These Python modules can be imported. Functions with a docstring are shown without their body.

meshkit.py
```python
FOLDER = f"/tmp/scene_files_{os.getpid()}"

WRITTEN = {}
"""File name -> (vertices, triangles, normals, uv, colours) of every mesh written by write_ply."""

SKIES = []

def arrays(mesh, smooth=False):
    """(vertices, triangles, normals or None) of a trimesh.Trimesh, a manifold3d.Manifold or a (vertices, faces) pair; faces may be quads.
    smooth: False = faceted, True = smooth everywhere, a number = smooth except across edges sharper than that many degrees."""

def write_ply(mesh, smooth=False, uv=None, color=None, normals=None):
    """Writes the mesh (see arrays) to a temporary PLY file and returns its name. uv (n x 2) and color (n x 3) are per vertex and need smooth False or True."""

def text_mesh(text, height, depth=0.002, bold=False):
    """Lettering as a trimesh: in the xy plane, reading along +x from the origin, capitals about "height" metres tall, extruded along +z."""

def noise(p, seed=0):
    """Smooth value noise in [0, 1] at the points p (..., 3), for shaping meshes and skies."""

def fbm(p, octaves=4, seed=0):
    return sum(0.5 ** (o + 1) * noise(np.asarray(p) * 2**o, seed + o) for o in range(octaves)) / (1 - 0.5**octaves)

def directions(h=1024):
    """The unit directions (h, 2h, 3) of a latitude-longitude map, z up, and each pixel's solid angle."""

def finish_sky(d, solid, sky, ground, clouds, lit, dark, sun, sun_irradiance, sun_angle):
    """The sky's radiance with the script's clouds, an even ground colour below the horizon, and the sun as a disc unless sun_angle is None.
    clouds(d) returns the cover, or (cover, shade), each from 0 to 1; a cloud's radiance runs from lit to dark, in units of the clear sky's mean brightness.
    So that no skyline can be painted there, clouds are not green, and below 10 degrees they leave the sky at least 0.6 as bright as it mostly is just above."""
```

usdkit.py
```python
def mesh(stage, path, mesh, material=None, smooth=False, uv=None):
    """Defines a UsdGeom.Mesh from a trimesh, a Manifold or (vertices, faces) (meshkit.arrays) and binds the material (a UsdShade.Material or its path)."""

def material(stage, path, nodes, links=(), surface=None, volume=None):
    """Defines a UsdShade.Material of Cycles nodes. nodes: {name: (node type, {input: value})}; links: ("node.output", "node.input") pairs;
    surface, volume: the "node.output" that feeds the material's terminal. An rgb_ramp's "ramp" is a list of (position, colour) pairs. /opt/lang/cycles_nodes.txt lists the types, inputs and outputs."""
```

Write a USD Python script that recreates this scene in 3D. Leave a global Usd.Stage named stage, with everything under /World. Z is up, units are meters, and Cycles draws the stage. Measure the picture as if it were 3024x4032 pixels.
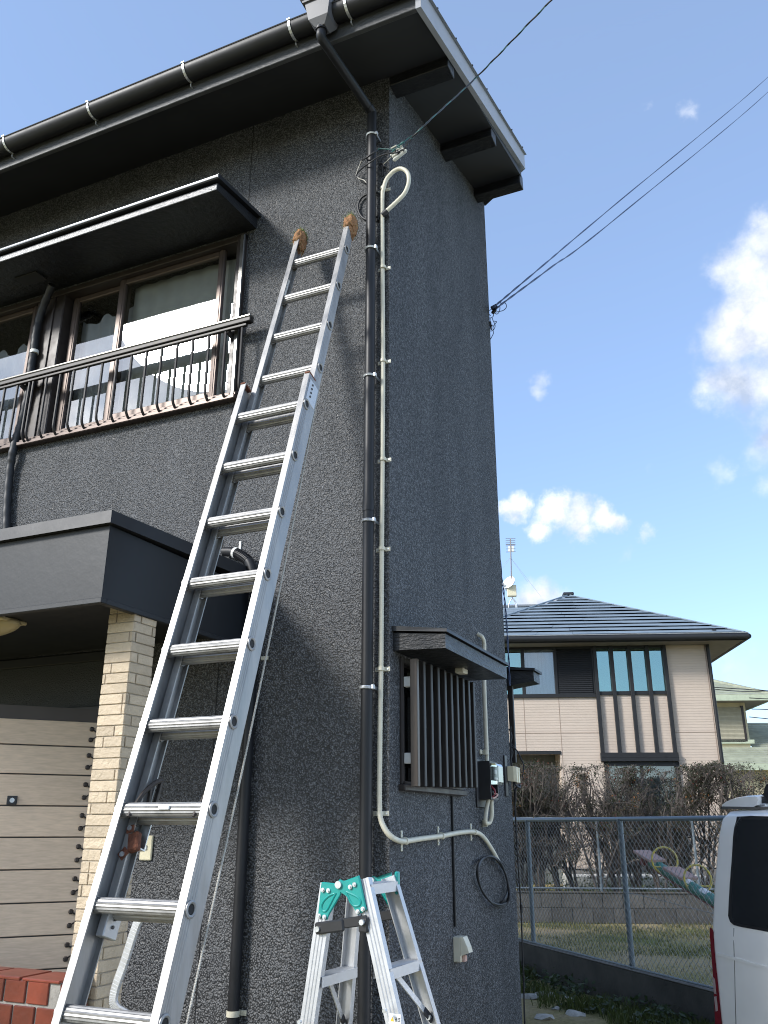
import math, random
import numpy as np, trimesh, usdkit
from pxr import Usd, UsdGeom, UsdLux, UsdShade, Gf, Sdf

stage = Usd.Stage.CreateInMemory()
UsdGeom.SetStageUpAxis(stage, 'Z')
UsdGeom.SetStageMetersPerUnit(stage, 1.0)
UsdGeom.Xform.Define(stage, '/World')
UsdGeom.Scope.Define(stage, '/World/Looks')

# ---------------------------------------------------------------- camera
# world: the near corner of the dark house stands at the origin, its front wall is y = 0, its side wall x = 0
YAW, PIT, ROLL, FPX = map(float, (np.radians(-23.982), np.radians(20.057), np.radians(.127), 3376.5))
def _basis():
    f = np.array([math.sin(YAW) * math.cos(PIT), math.cos(YAW) * math.cos(PIT), math.sin(PIT)])
    ri = np.array([math.cos(YAW), -math.sin(YAW), 0.0])
    up = np.cross(ri, f)
    return np.array([ri * math.cos(ROLL) + up * math.sin(ROLL), -ri * math.sin(ROLL) + up * math.cos(ROLL), f])
CB = _basis()
CAM = np.array([1.682, -3.849, 1.80])
cam = UsdGeom.Camera.Define(stage, '/World/camera')
_m = np.eye(4); _m[0, :3], _m[1, :3], _m[2, :3], _m[3, :3] = CB[0], CB[1], -CB[2], CAM
cam.AddTransformOp().Set(Gf.Matrix4d(_m.tolist()))
cam.CreateHorizontalApertureAttr(36.0); cam.CreateVerticalApertureAttr(48.0)
cam.CreateFocalLengthAttr(36.0 * FPX / 3024)
cam.CreateClippingRangeAttr(Gf.Vec2f(.05, 3000))
EXPOSURE = 0.6
cam.CreateExposureAttr(EXPOSURE)

# ---------------------------------------------------------------- sky and sun
SUN = np.array([-.515, -.663, .542]); SUN /= np.linalg.norm(SUN)
SUN_EL, SUN_ROT = math.asin(SUN[2]), math.atan2(SUN[0], SUN[1])
SKY_STRENGTH, SUN_INT, SUN_ANGLE = 0.15, 0.75, 11.0

def ray(px, py):
    """direction seen at a point of the photograph (3024 x 4032)"""
    d = np.array([(px - 1512) / FPX, -(py - 2016) / FPX, 1.0]) @ CB
    return d
def unit(v): v = np.asarray(v, float); return v / np.linalg.norm(v)

CLOUDS = []   # direction, radius, weight
def cloud(px, py, r, w=1.0): CLOUDS.append((unit(ray(px, py)), r / FPX, w))
for c in ((3040, 960, 215, .85), (2940, 1080, 215, .85), (2910, 1290, 250, .95), (3040, 1230, 330, 1.1), (2880, 1490, 220, .85), (2990, 1520, 240, .9), (3090, 1700, 210, .8), (3060, 1900, 140, .6), (2990, 1780, 160, .5),
          (2030, 1990, 100, .95), (2180, 2010, 128, 1.1), (2270, 2030, 125, 1.05), (2370, 2050, 115, 1.05), (2420, 2060, 95, .9), (2525, 2095, 70, .62), (2120, 2080, 95, .8), (2300, 2090, 100, .9),
          (2090, 2370, 160, .95), (2200, 2390, 130, .8), (2130, 1530, 100, .62), (2470, 2170, 90, .45), (2850, 1870, 120, .48), (2560, 420, 60, .4), (2720, 420, 80, .42), (2550, 1860, 60, .33), (2900, 2600, 220, .45), (2800, 2750, 180, .45)):
    cloud(*c)
# the broken cloud bank round the sun, which the upstairs window mirrors
for dx, dz, r, w in ((0, .02, .18, 1.15), (.28, -.02, .24, 1.0), (-.28, .05, .24, 1.0), (.1, -.2, .25, .8), (-.2, -.24, .25, .85), (.55, -.1, .28, .85), (-.58, -.08, .34, .85), (0, .32, .3, .7), (.35, .3, .26, .6), (-.4, .34, .3, .65),
                     (.9, -.05, .34, .8), (-.95, .0, .38, .8), (.6, -.32, .25, .75), (-.6, -.33, .25, .75), (1.4, -.1, .36, .7), (-1.4, .05, .4, .7), (.8, .5, .35, .6), (-.2, .75, .4, .6)):
    side = unit(np.cross(SUN, (0, 0, 1)))
    CLOUDS.append((unit(SUN + side * dx + np.array([0, 0, dz])), r, w))
# unseen clouds outside the view, added to whiten the blue fill light
for az, el, r, w in ((28, 30, .17, .9), (40, 22, .2, .9), (42, 42, .24, .85), (60, 30, .28, .9), (78, 18, .28, .85), (80, 45, .3, .8), (100, 30, .32, .85), (125, 40, .34, .8), (150, 25, .34, .8), (115, 12, .26, .7), (-80, 30, .3, .7), (-100, 20, .3, .75)):
    a_, e_ = math.radians(az), math.radians(el)
    CLOUDS.append((np.array([math.sin(a_) * math.cos(e_), math.cos(a_) * math.cos(e_), math.sin(e_)]), r, w))
dome = UsdLux.DomeLight.Define(stage, '/World/sky')
nodes = {'tc': ('texture_coordinate', {}),
         'sky': ('sky_texture', {'sky_type': 'single_scattering', 'sun_disc': False, 'sun_elevation': SUN_EL, 'sun_rotation': SUN_ROT, 'altitude': 20.0, 'air_density': 1.0, 'aerosol_density': .8, 'ozone_density': 1.5}),
         'n1': ('noise_texture', {'scale': 16.0, 'detail': 9.0, 'roughness': .58, 'distortion': .15}),
         'n2': ('noise_texture', {'scale': 3.1, 'detail': 5.0, 'roughness': .55}),
         'n3': ('noise_texture', {'scale': 11.0, 'detail': 6.0, 'roughness': .6})}
links = [('tc.generated', 'n1.vector'), ('tc.generated', 'n2.vector'), ('tc.generated', 'n3.vector')]
nodes['wn'] = ('noise_texture', {'scale': 24.0, 'detail': 7.0, 'roughness': .6})
nodes['ws'] = ('vector_math', {'math_type': 'subtract', 'vector2': (.5, .5, .5)})
nodes['wm'] = ('vector_math', {'math_type': 'scale', 'scale': .055})
nodes['wd'] = ('vector_math', {'math_type': 'add'})
links += [('tc.generated', 'wn.vector'), ('wn.color', 'ws.vector1'), ('ws.vector', 'wm.vector1'), ('wm.vector', 'wd.vector1'), ('tc.generated', 'wd.vector2')]
CB0 = 6.4
prev = None
for i, (d, r, w) in enumerate(CLOUDS):
    nodes[f'd{i}'] = ('vector_math', {'math_type': 'distance', 'vector2': tuple(d)})
    nodes[f'm{i}'] = ('map_range', {'range_type': 'smoothstep', 'from_min': r, 'from_max': 0.0, 'to_min': 0.0, 'to_max': w})
    links += [('wd.vector', f'd{i}.vector1'), (f'd{i}.value', f'm{i}.value')]
    if prev:
        nodes[f'a{i}'] = ('math', {'math_type': 'smoothmax', 'value3': .09})
        links += [(prev, f'a{i}.value1'), (f'm{i}.result', f'a{i}.value2')]
        prev = f'a{i}.value'
    else:
        prev = f'm{i}.result'
nodes['nm'] = ('math', {'math_type': 'multiply_add', 'value2': .9, 'value3': -.45})          # edge noise
nodes['nw'] = ('map_range', {'range_type': 'smoothstep', 'from_min': .66, 'from_max': 1.0, 'to_min': 0, 'to_max': .05})   # a few wisps anywhere
nodes['mx'] = ('math', {'math_type': 'maximum'})
nodes['sum'] = ('math', {'math_type': 'add'})
nodes['cov'] = ('map_range', {'range_type': 'smoothstep', 'from_min': .20, 'from_max': 1.0, 'to_min': 0, 'to_max': 1})
nodes['gate'] = ('math', {'math_type': 'multiply'})
nodes['g2'] = ('map_range', {'range_type': 'smoothstep', 'from_min': 0.0, 'from_max': .35, 'to_min': 0, 'to_max': 1})
nodes['ccol'] = ('rgb_ramp', {'ramp': [(.36, (CB0 * .42, CB0 * .49, CB0 * .62)), (.60, (CB0, CB0, CB0 * 1.02))]})
nodes['sd'] = ('vector_math', {'math_type': 'distance', 'vector2': tuple(SUN)})
nodes['sg'] = ('map_range', {'range_type': 'smoothstep', 'from_min': .0, 'from_max': .55, 'to_min': 5.0, 'to_max': .95})   # clouds glow towards the sun behind them
nodes['cg'] = ('vector_math', {'math_type': 'scale'})
nodes['veil'] = ('mix_color', {'use_clamp': False, 'fac': .20, 'b': (CB0 * .66, CB0 * .86, CB0 * 1.2)})                     # thin high haze
nodes['tint'] = ('mix_color', {'blend_type': 'multiply', 'fac': 1.0, 'use_clamp': False, 'b': (.90, 1.0, 1.13)})
nodes['mix'] = ('mix_color', {'use_clamp': False})
nodes['bg'] = ('background_shader', {'strength': SKY_STRENGTH})
links += [('n1.fac', 'nm.value1'), ('n2.fac', 'nw.value'), (prev, 'mx.value1'), ('nw.result', 'mx.value2'), ('mx.value', 'sum.value1'), ('nm.value', 'sum.value2'),
          ('sum.value', 'cov.value'), ('mx.value', 'g2.value'), ('cov.result', 'gate.value1'), ('g2.result', 'gate.value2'), ('n3.fac', 'ccol.fac'), ('tc.generated', 'sd.vector1'), ('sd.value', 'sg.value'), ('ccol.color', 'cg.vector1'), ('sg.result', 'cg.scale'), ('sky.color', 'tint.a'), ('tint.result', 'veil.a'), ('veil.result', 'mix.a'),
          ('cg.vector', 'mix.b'), ('gate.value', 'mix.fac'), ('mix.result', 'bg.color')]
skymat = usdkit.material(stage, '/World/Looks/sky', nodes, links, surface='bg.background')
UsdShade.MaterialBindingAPI.Apply(dome.GetPrim()).Bind(skymat)
dome.GetPrim().SetCustomDataByKey('kind', 'structure')
dome.GetPrim().SetCustomDataByKey('label', 'blue sky with a few white cumulus clouds'); dome.GetPrim().SetCustomDataByKey('category', 'sky')
sun = UsdLux.DistantLight.Define(stage, '/World/sun')
sun.CreateNormalizeAttr(True); sun.CreateIntensityAttr(SUN_INT); sun.CreateAngleAttr(SUN_ANGLE); sun.CreateColorAttr(Gf.Vec3f(1, .97, .92))
_z = SUN; _x = unit(np.cross((0, 0, 1), _z)); _y = np.cross(_z, _x)
_m = np.eye(4); _m[0, :3], _m[1, :3], _m[2, :3] = _x, _y, _z
sun.AddTransformOp().Set(Gf.Matrix4d(_m.tolist()))

# ---------------------------------------------------------------- helpers
rng = np.random.default_rng(7); random.seed(7)
def onY(px, py, y=0.0): d = ray(px, py); return CAM + d * (y - CAM[1]) / d[1]
def onX(px, py, x=0.0): d = ray(px, py); return CAM + d * (x - CAM[0]) / d[0]
def onZ(px, py, z=0.0): d = ray(px, py); return CAM + d * (z - CAM[2]) / d[2]
def onPlane(px, py, p, n): d = ray(px, py); n = np.asarray(n, float); return CAM + d * ((np.asarray(p) - CAM) @ n) / (d @ n)

taken = {}
def path(parent, name):
    base = f'{parent}/{name}'; k = taken.get(base, 0); taken[base] = k + 1
    return base if k == 0 else f'{base}_{k:03d}'
def tag(prim, label=None, cat=None, group=None, kind=None):
    p = prim.GetPrim() if hasattr(prim, 'GetPrim') else prim
    for k, v in (('label', label), ('category', cat), ('group', group), ('kind', kind)):
        if v: p.SetCustomDataByKey(k, v)
    return p
def thing(name, label, cat, group=None, loc=(0, 0, 0)):
    x = UsdGeom.Xform.Define(stage, path('/World', name))
    x.AddTranslateOp().Set(Gf.Vec3d(*map(float, loc)))
    tag(x, label, cat, group)
    return str(x.GetPath())
OFF = {}
def base(root, loc):            # the thing's base: parts are given in world coordinates and moved under it
    OFF[root] = np.asarray(loc, float)
def newthing(name, label, cat, loc=(0, 0, 0), group=None):
    r = thing(name, label, cat, group, loc); base(r, loc); return r

class MB:
    def __init__(s): s.v, s.f, s.n = [], [], 0
    def add(s, v, f):
        v = np.asarray(v, float).reshape(-1, 3); f = np.asarray(f, int)
        if f.shape[1] == 4: f = np.vstack([f[:, [0, 1, 2]], f[:, [0, 2, 3]]])
        s.v.append(v); s.f.append(f + s.n); s.n += len(v); return s
    def tm(s, m): return s.add(m.vertices, m.faces)
    def hexa(s, c):                       # 8 corners: bottom 4 ccw, top 4 ccw
        return s.add(c, [[3, 2, 1, 0], [4, 5, 6, 7], [0, 1, 5, 4], [1, 2, 6, 5], [2, 3, 7, 6], [3, 0, 4, 7]])
    def box(s, x0, x1, y0, y1, z0, z1, fr=None):
        c = np.array([[x0, y0, z0], [x1, y0, z0], [x1, y1, z0], [x0, y1, z0], [x0, y0, z1], [x1, y0, z1], [x1, y1, z1], [x0, y1, z1]], float)
        return s.hexa(fr(c) if fr else c)
    def bbox(s, x0, x1, y0, y1, z0, z1, b=.004, fr=None):   # chamfered box
        b = min(b, (x1 - x0) * .4, (y1 - y0) * .4, (z1 - z0) * .4)
        pts = []
        for x, dx in ((x0, b), (x1, -b)):
            for y, dy in ((y0, b), (y1, -b)):
                for z, dz in ((z0, b), (z1, -b)):
                    pts += [(x + dx, y + dy, z), (x + dx, y, z + dz), (x, y + dy, z + dz)]
        pts = np.array(pts); v, f = CH(pts)
        return s.add(fr(v) if fr else v, f)
    def bar(s, a, b, w, h, up=(0, 0, 1), bev=0):   # box from a to b, w across, h along up
        a, b = np.asarray(a, float), np.asarray(b, float); d = unit(b - a); x = np.cross(d, up)
        if np.linalg.norm(x) < 1e-6: x = np.cross(d, (1, 0, 0))
        x = unit(x); u = np.cross(x, d); L = np.linalg.norm(b - a)
        fr = lambda c: a + c[:, :1] * x + c[:, 1:2] * u + c[:, 2:] * d
        return s.bbox(-w / 2, w / 2, -h / 2, h / 2, 0, L, bev, fr) if bev else s.box(-w / 2, w / 2, -h / 2, h / 2, 0, L, fr)
    def tube(s, pts, r, n=8, caps=True, closed=False):
        pts = np.asarray(pts, float); m = len(pts)
        rr = np.full(m, r) if np.ndim(r) == 0 else np.asarray(r, float)
        t = np.gradient(pts, axis=0) if not closed else np.roll(pts, -1, 0) - np.roll(pts, 1, 0)
        t /= np.maximum(np.linalg.norm(t, axis=1, keepdims=True), 1e-9)
        u = np.cross(t[0], (0, 0, 1.)); u = unit(u) if np.linalg.norm(u) > 1e-3 else np.array([1., 0, 0])
        ang = np.linspace(0, 2 * np.pi, n, endpoint=False); V = []
        for i in range(m):
            u = u - t[i] * (u @ t[i]); u = unit(u); w = np.cross(t[i], u)
            V.append(pts[i] + rr[i] * (np.cos(ang)[:, None] * u + np.sin(ang)[:, None] * w))
        V = np.vstack(V); F = []
        for i in range(m if closed else m - 1):
            j = (i + 1) % m
            for k in range(n):
                F.append([i * n + k, i * n + (k + 1) % n, j * n + (k + 1) % n, j * n + k])
        s.add(V, F)
        if caps and not closed:
            s.add(np.vstack([V[:n], pts[:1]]), [[(k + 1) % n, k, n] for k in range(n)])
            s.add(np.vstack([V[-n:], pts[-1:]]), [[k, (k + 1) % n, n] for k in range(n)])
        return s
    def prism(s, poly, a, b, fr):        # convex polygon poly (2d), swept from a to b in the third coordinate of frame fr
        p = np.asarray(poly, float); n = len(p)
        v = np.vstack([np.c_[p, np.full(n, a)], np.c_[p, np.full(n, b)]])
        f = [[0, k + 1, k] for k in range(1, n - 1)] + [[n, n + k, n + k + 1] for k in range(1, n - 1)]
        for k in range(n):
            j = (k + 1) % n; f += [[k, j, n + j], [k, n + j, n + k]]
        return s.add(fr(v), f)
    def sweep(s, prof, p0, p1, X, Y, closed=True):   # open or closed profile (2d in X, Y) from p0 to p1
        q = np.asarray(prof, float); n = len(q); X, Y = np.asarray(X, float), np.asarray(Y, float)
        v = np.vstack([np.asarray(p) + q[:, :1] * X + q[:, 1:] * Y for p in (p0, p1)])
        return s.add(v, [[k, (k + 1) % n, n + (k + 1) % n, n + k] for k in range(n if closed else n - 1)])
    def mesh(s):
        v, f = np.vstack(s.v), np.vstack(s.f); used = np.unique(f); k = np.zeros(len(v), int); k[used] = np.arange(len(used))
        return v[used], k[f]

from scipy.spatial import ConvexHull
def CH(pts):
    h = ConvexHull(pts); f = h.simplices.copy(); c = pts.mean(0)
    n = np.cross(pts[f[:, 1]] - pts[f[:, 0]], pts[f[:, 2]] - pts[f[:, 0]])
    flip = ((pts[f].mean(1) - c) * n).sum(1) < 0
    f[flip] = f[flip][:, ::-1]
    return pts, f
def rootof(p): return '/'.join(p.split('/')[:3])
def part(parent, name, mb, mat, smooth=False, label=None, kind=None):
    v, f = mb.mesh() if isinstance(mb, MB) else (np.array(mb.vertices), np.array(mb.faces))
    v = v - OFF.get(rootof(parent), 0)
    m = usdkit.mesh(stage, path(parent, name), (v, f), M[mat], smooth=smooth)
    tag(m, label, kind=kind)
    return str(m.GetPath())
def solid(name, mb, mat, label=None, cat=None, group=None, kind=None, smooth=False):   # a top-level thing of one mesh
    v, f = mb.mesh() if isinstance(mb, MB) else (np.array(mb.vertices), np.array(mb.faces))
    o = np.array([v[:, 0].mean(), v[:, 1].mean(), v[:, 2].min()]) if kind is None else np.zeros(3)
    m = usdkit.mesh(stage, path('/World', name), (v - o, f), M[mat], smooth=smooth)
    if kind is None: UsdGeom.Xformable(m).AddTranslateOp().Set(Gf.Vec3d(*map(float, o)))
    tag(m, label, cat, group, kind)
    return str(m.GetPath())
def smoothpath(pts, n=8):
    """Catmull-Rom through the points"""
    p = np.asarray(pts, float); p = np.vstack([2 * p[0] - p[1], p, 2 * p[-1] - p[-2]]); out = []
    for i in range(1, len(p) - 2):
        for t in np.linspace(0, 1, n, endpoint=False):
            a, b, c, d = p[i - 1:i + 3]
            out.append(.5 * ((2 * b) + (c - a) * t + (2 * a - 5 * b + 4 * c - d) * t * t + (3 * b - a - 3 * c + d) * t ** 3))
    out.append(p[-2]); return np.array(out)
def circle(c, u, w, r, n=20, a0=0, a1=2 * math.pi, end=False):
    a = np.linspace(a0, a1, n, endpoint=end); return np.asarray(c) + r * (np.cos(a)[:, None] * np.asarray(u) + np.sin(a)[:, None] * np.asarray(w))

# ---------------------------------------------------------------- materials
M = {}
def mat(name, color, rough=.6, metal=0., spec=.5, var=.15, vscale=6., bump=0., bscale=60., bdetail=4., color2=None, coat=0., rvar=0., rand=0., extra=None, stretch=None, bdist=.01):
    """principled with position noise for tone, roughness and relief"""
    c = np.array(color, float); c2 = np.array(color2, float) if color2 is not None else c * (1 - var)
    nd = {'g': ('geometry', {}), 'n': ('noise_texture', {'scale': vscale, 'detail': 6.0, 'roughness': .62}),
          'r': ('rgb_ramp', {'ramp': [(.32, tuple(c2)), (.68, tuple(np.minimum(c * (1 + var * .4), 1)))]}),
          'p': ('principled_bsdf', {'roughness': rough, 'metallic': metal, 'specular_ior_level': spec, 'coat_weight': coat, 'coat_roughness': .15})}
    lk = [('n.fac', 'r.fac')]
    src = 'g.position'
    if stretch:
        nd['mp'] = ('mapping', {'mapping_type': 'point', 'scale': stretch}); lk.append(('g.position', 'mp.vector')); src = 'mp.vector'
    lk.append((src, 'n.vector'))
    if rand:
        nd['oi'] = ('object_info', {}); nd['rm'] = ('map_range', {'from_min': 0., 'from_max': 1., 'to_min': 1 - rand, 'to_max': 1 + rand * .6})
        nd['h'] = ('hsv', {}); lk += [('oi.random', 'rm.value'), ('rm.result', 'h.value'), ('r.color', 'h.color'), ('h.color', 'p.base_color')]
    else: lk.append(('r.color', 'p.base_color'))
    if rvar:
        nd['rr'] = ('map_range', {'from_min': .3, 'from_max': .7, 'to_min': max(rough - rvar, .03), 'to_max': rough + rvar}); lk += [('n.fac', 'rr.value'), ('rr.result', 'p.roughness')]
    if bump:
        nd['bn'] = ('noise_texture', {'scale': bscale, 'detail': bdetail, 'roughness': .6}); nd['b'] = ('bump', {'strength': bump, 'distance': bdist})
        lk += [(src, 'bn.vector'), ('bn.fac', 'b.height'), ('b.normal', 'p.normal')]
    if extra: extra(nd, lk)
    M[name] = usdkit.material(stage, '/World/Looks/' + name, nd, lk, surface='p.BSDF')

# dark glossy sprayed stucco, self-shadow of its pits painted into the base colour
M['stucco'] = usdkit.material(stage, '/World/Looks/stucco', {
    'g': ('geometry', {}), 'v': ('voronoi_texture', {'feature': 'smooth_f1', 'scale': 115.0, 'smoothness': .3, 'randomness': 1.0}),
    'n': ('noise_texture', {'scale': 85.0, 'detail': 4.0, 'roughness': .65}), 'big': ('noise_texture', {'scale': 2.2, 'detail': 5.0, 'roughness': .6}),
    'inv': ('math', {'math_type': 'multiply_add', 'value2': -1.3, 'value3': 1.0}), 'mul': ('math', {'math_type': 'multiply'}),
    'b': ('bump', {'strength': 1.0, 'distance': .009}),
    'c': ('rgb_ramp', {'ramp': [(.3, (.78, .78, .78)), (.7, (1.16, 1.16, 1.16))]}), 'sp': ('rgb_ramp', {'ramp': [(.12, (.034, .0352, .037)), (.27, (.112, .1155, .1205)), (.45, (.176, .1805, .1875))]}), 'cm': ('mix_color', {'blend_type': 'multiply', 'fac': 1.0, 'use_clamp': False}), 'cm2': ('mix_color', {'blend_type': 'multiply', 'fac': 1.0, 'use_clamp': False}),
    'md': ('noise_texture', {'scale': 42.0, 'detail': 4.0, 'roughness': .75}), 'mr': ('rgb_ramp', {'ramp': [(.36, (.60, .60, .61)), (.5, (.97, .97, .97)), (.64, (1.42, 1.42, 1.41))]}), 'bm': ('mapping', {'mapping_type': 'point', 'scale': (1.4, 1.4, .45)}),
    'rr': ('map_range', {'from_min': .3, 'from_max': .7, 'to_min': .38, 'to_max': .47}),
    'p': ('diffuse_bsdf', {'roughness': .3}), 'gl': ('glossy_bsdf', {'color': (.9, .9, .9)}), 'mc': ('mix_closure', {'fac': .042})},
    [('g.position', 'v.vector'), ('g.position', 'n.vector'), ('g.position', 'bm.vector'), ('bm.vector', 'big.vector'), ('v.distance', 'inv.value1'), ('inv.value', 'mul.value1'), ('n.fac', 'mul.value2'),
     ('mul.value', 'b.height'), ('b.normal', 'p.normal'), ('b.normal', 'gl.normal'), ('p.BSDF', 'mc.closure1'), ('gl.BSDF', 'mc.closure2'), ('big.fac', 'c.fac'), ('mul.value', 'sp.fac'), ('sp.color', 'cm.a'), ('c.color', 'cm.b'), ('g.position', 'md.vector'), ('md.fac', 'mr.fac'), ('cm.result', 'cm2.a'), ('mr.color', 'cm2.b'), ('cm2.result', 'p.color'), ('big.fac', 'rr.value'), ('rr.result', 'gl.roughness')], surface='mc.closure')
mat('dark_paint', (.011, .012, .014), .52, var=.15, vscale=9, bump=.06, bscale=35, rvar=.03)
mat('dark_wood_paint', (.011, .012, .014), .40, var=.25, vscale=12, bump=.8, bscale=26, stretch=(1., 1., 3.), rvar=.08)
mat('canopy_paint', (.009, .0102, .012), .5, spec=.45, var=.12, vscale=5, bump=.08, bscale=30, rvar=.03)
mat('soffit_paint', (.017, .0185, .021), .65, var=.2, vscale=4)
mat('black_pvc', (.010, .0105, .012), .46, spec=.38, var=.2, vscale=14, rvar=.05)
mat('hopper_grey', (.10, .10, .105), .4, var=.15)
mat('galvanised', (.62, .64, .65), .42, .85, var=.2, vscale=40, rvar=.1)
mat('roof_metal', (.20, .215, .23), .42, .2, var=.15, vscale=5, rvar=.1)
mat('aluminium', (.32, .313, .302), .46, .6, var=.3, vscale=14, rvar=.12, bump=.06, bscale=220, stretch=(1., 1., .25))
mat('aluminium_satin', (.48, .485, .49), .45, .6, var=.1, vscale=18, rvar=.08)
mat('ladder_dark', (.055, .045, .038), .6, .3, var=.4, vscale=30)
mat('rust', (.16, .055, .028), .85, 0, var=.5, vscale=60, bump=.5, bscale=150)
mat('wrap_brown', (.36, .20, .11), .95, 0, spec=.15, var=.35, vscale=50, bump=1., bscale=140, color2=(.24, .125, .06))
mat('wrap_green', (.22, .25, .09), .95, 0, spec=.15, var=.4, vscale=60, bump=1., bscale=160)
mat('teal_plastic', (.010, .26, .23), .36, var=.1, vscale=20)
mat('black_plastic', (.018, .018, .02), .4, var=.2, vscale=20)
mat('black_rubber', (.016, .016, .018), .5, var=.25, vscale=20)
mat('cream_plastic', (.56, .53, .42), .45, var=.12, vscale=14, rvar=.08)
mat('cream_plate', (.66, .60, .42), .4, var=.08, vscale=20)
mat('white_plastic', (.7, .7, .66), .4, var=.1, vscale=20)
mat('grey_plastic', (.16, .165, .16), .5, var=.2, vscale=12)
mat('brown_aluminium', (.098, .074, .063), .38, .5, var=.15, vscale=12)
mat('brown_dark', (.03, .023, .02), .42, .15, var=.25, vscale=14, rvar=.1)
mat('rail_brown', (.018, .0145, .013), .5, .1, var=.2, vscale=14)
mat('rail_cap', (.16, .155, .145), .3, .7, var=.15, vscale=14)
mat('slat_lit', (.085, .066, .052), .4, .25, var=.2, vscale=10, stretch=(6., 6., .5))
mat('slat_dark', (.022, .018, .0155), .5, .1, var=.25, vscale=10, stretch=(6., 6., .5))
mat('curtain', (.42, .43, .45), .9, var=.15, vscale=8, bump=.3, bscale=300)
mat('lace', (.48, .48, .45), .9, var=.1, vscale=8, bump=.4, bscale=260)
mat('room_dark', (.03, .03, .03), .9)
mat('brick', (.52, .42, .295), .62, var=.12, vscale=14, bump=.7, bscale=55, rand=.16)
mat('mortar', (.40, .355, .285), .9, var=.2, vscale=30, bump=.4, bscale=120)
mat('red_tile', (.175, .036, .019), .32, var=.3, vscale=9, rand=.4, bump=.12, bscale=40)
mat('tile_grout', (.30, .28, .25), .9, var=.3, vscale=24, bump=.4, bscale=120)
mat('door_board', (.62, .48, .35), .42, var=.16, vscale=9, stretch=(1.5, 1.5, 12.), rand=.06)
mat('door_edge', (.06, .048, .04), .5)
mat('lamp_glass', (.55, .46, .26), .35, var=.1, vscale=10)
mat('concrete', (.22, .205, .185), .9, var=.35, vscale=3.2, bump=.5, bscale=60)
mat('concrete_dark', (.085, .078, .066), .9, var=.45, vscale=2.6, bump=.5, bscale=50)
mat('block', (.082, .078, .071), .92, var=.35, vscale=5, bump=.5, bscale=70, rand=.2)
mat('fence_steel', (.20, .235, .26), .45, .5, var=.2, vscale=10, rvar=.1)
mat('wire_steel', (.42, .43, .42), .5, .5, var=.15, vscale=10)
mat('van_white', (.86, .86, .84), .22, var=.07, vscale=2.2, coat=.6)
mat('tail_red', (.16, .006, .012), .12, var=.1, vscale=8, coat=.6)
mat('reflector', (.42, .33, .33), .2, var=.15, vscale=60)
mat('car_dark', (.02, .022, .026), .2, var=.1, coat=.6)
mat('car_blue', (.09, .13, .22), .25, var=.1, coat=.5)
mat('siding_joint', (.30, .22, .17), .9)
mat('frame_black', (.008, .009, .0105), .6, var=.15)
mat('house_curtain', (.52, .53, .53), .9, var=.15, vscale=3, stretch=(5., 5., .3))
mat('curtain_grey', (.20, .225, .225), .85, var=.3, vscale=2.0, stretch=(5., 5., .4))
mat('slate_roof', (.185, .235, .28), .65, spec=.3, var=.15, vscale=2.4, rand=.07)
mat('slate_edge', (.022, .026, .032), .7)
mat('soffit_tan', (.20, .18, .155), .8)
mat('antenna', (.22, .2, .2), .5, .3)
mat('dish', (.72, .72, .68), .45)
mat('green_roof', (.32, .335, .25), .8, var=.25, vscale=2.5, rand=.08)
mat('green_trim', (.44, .49, .36), .6)
mat('cream_wall', (.62, .54, .36), .85, var=.08, vscale=3)
mat('shutter_tan', (.36, .33, .24), .6, var=.1)
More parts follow.
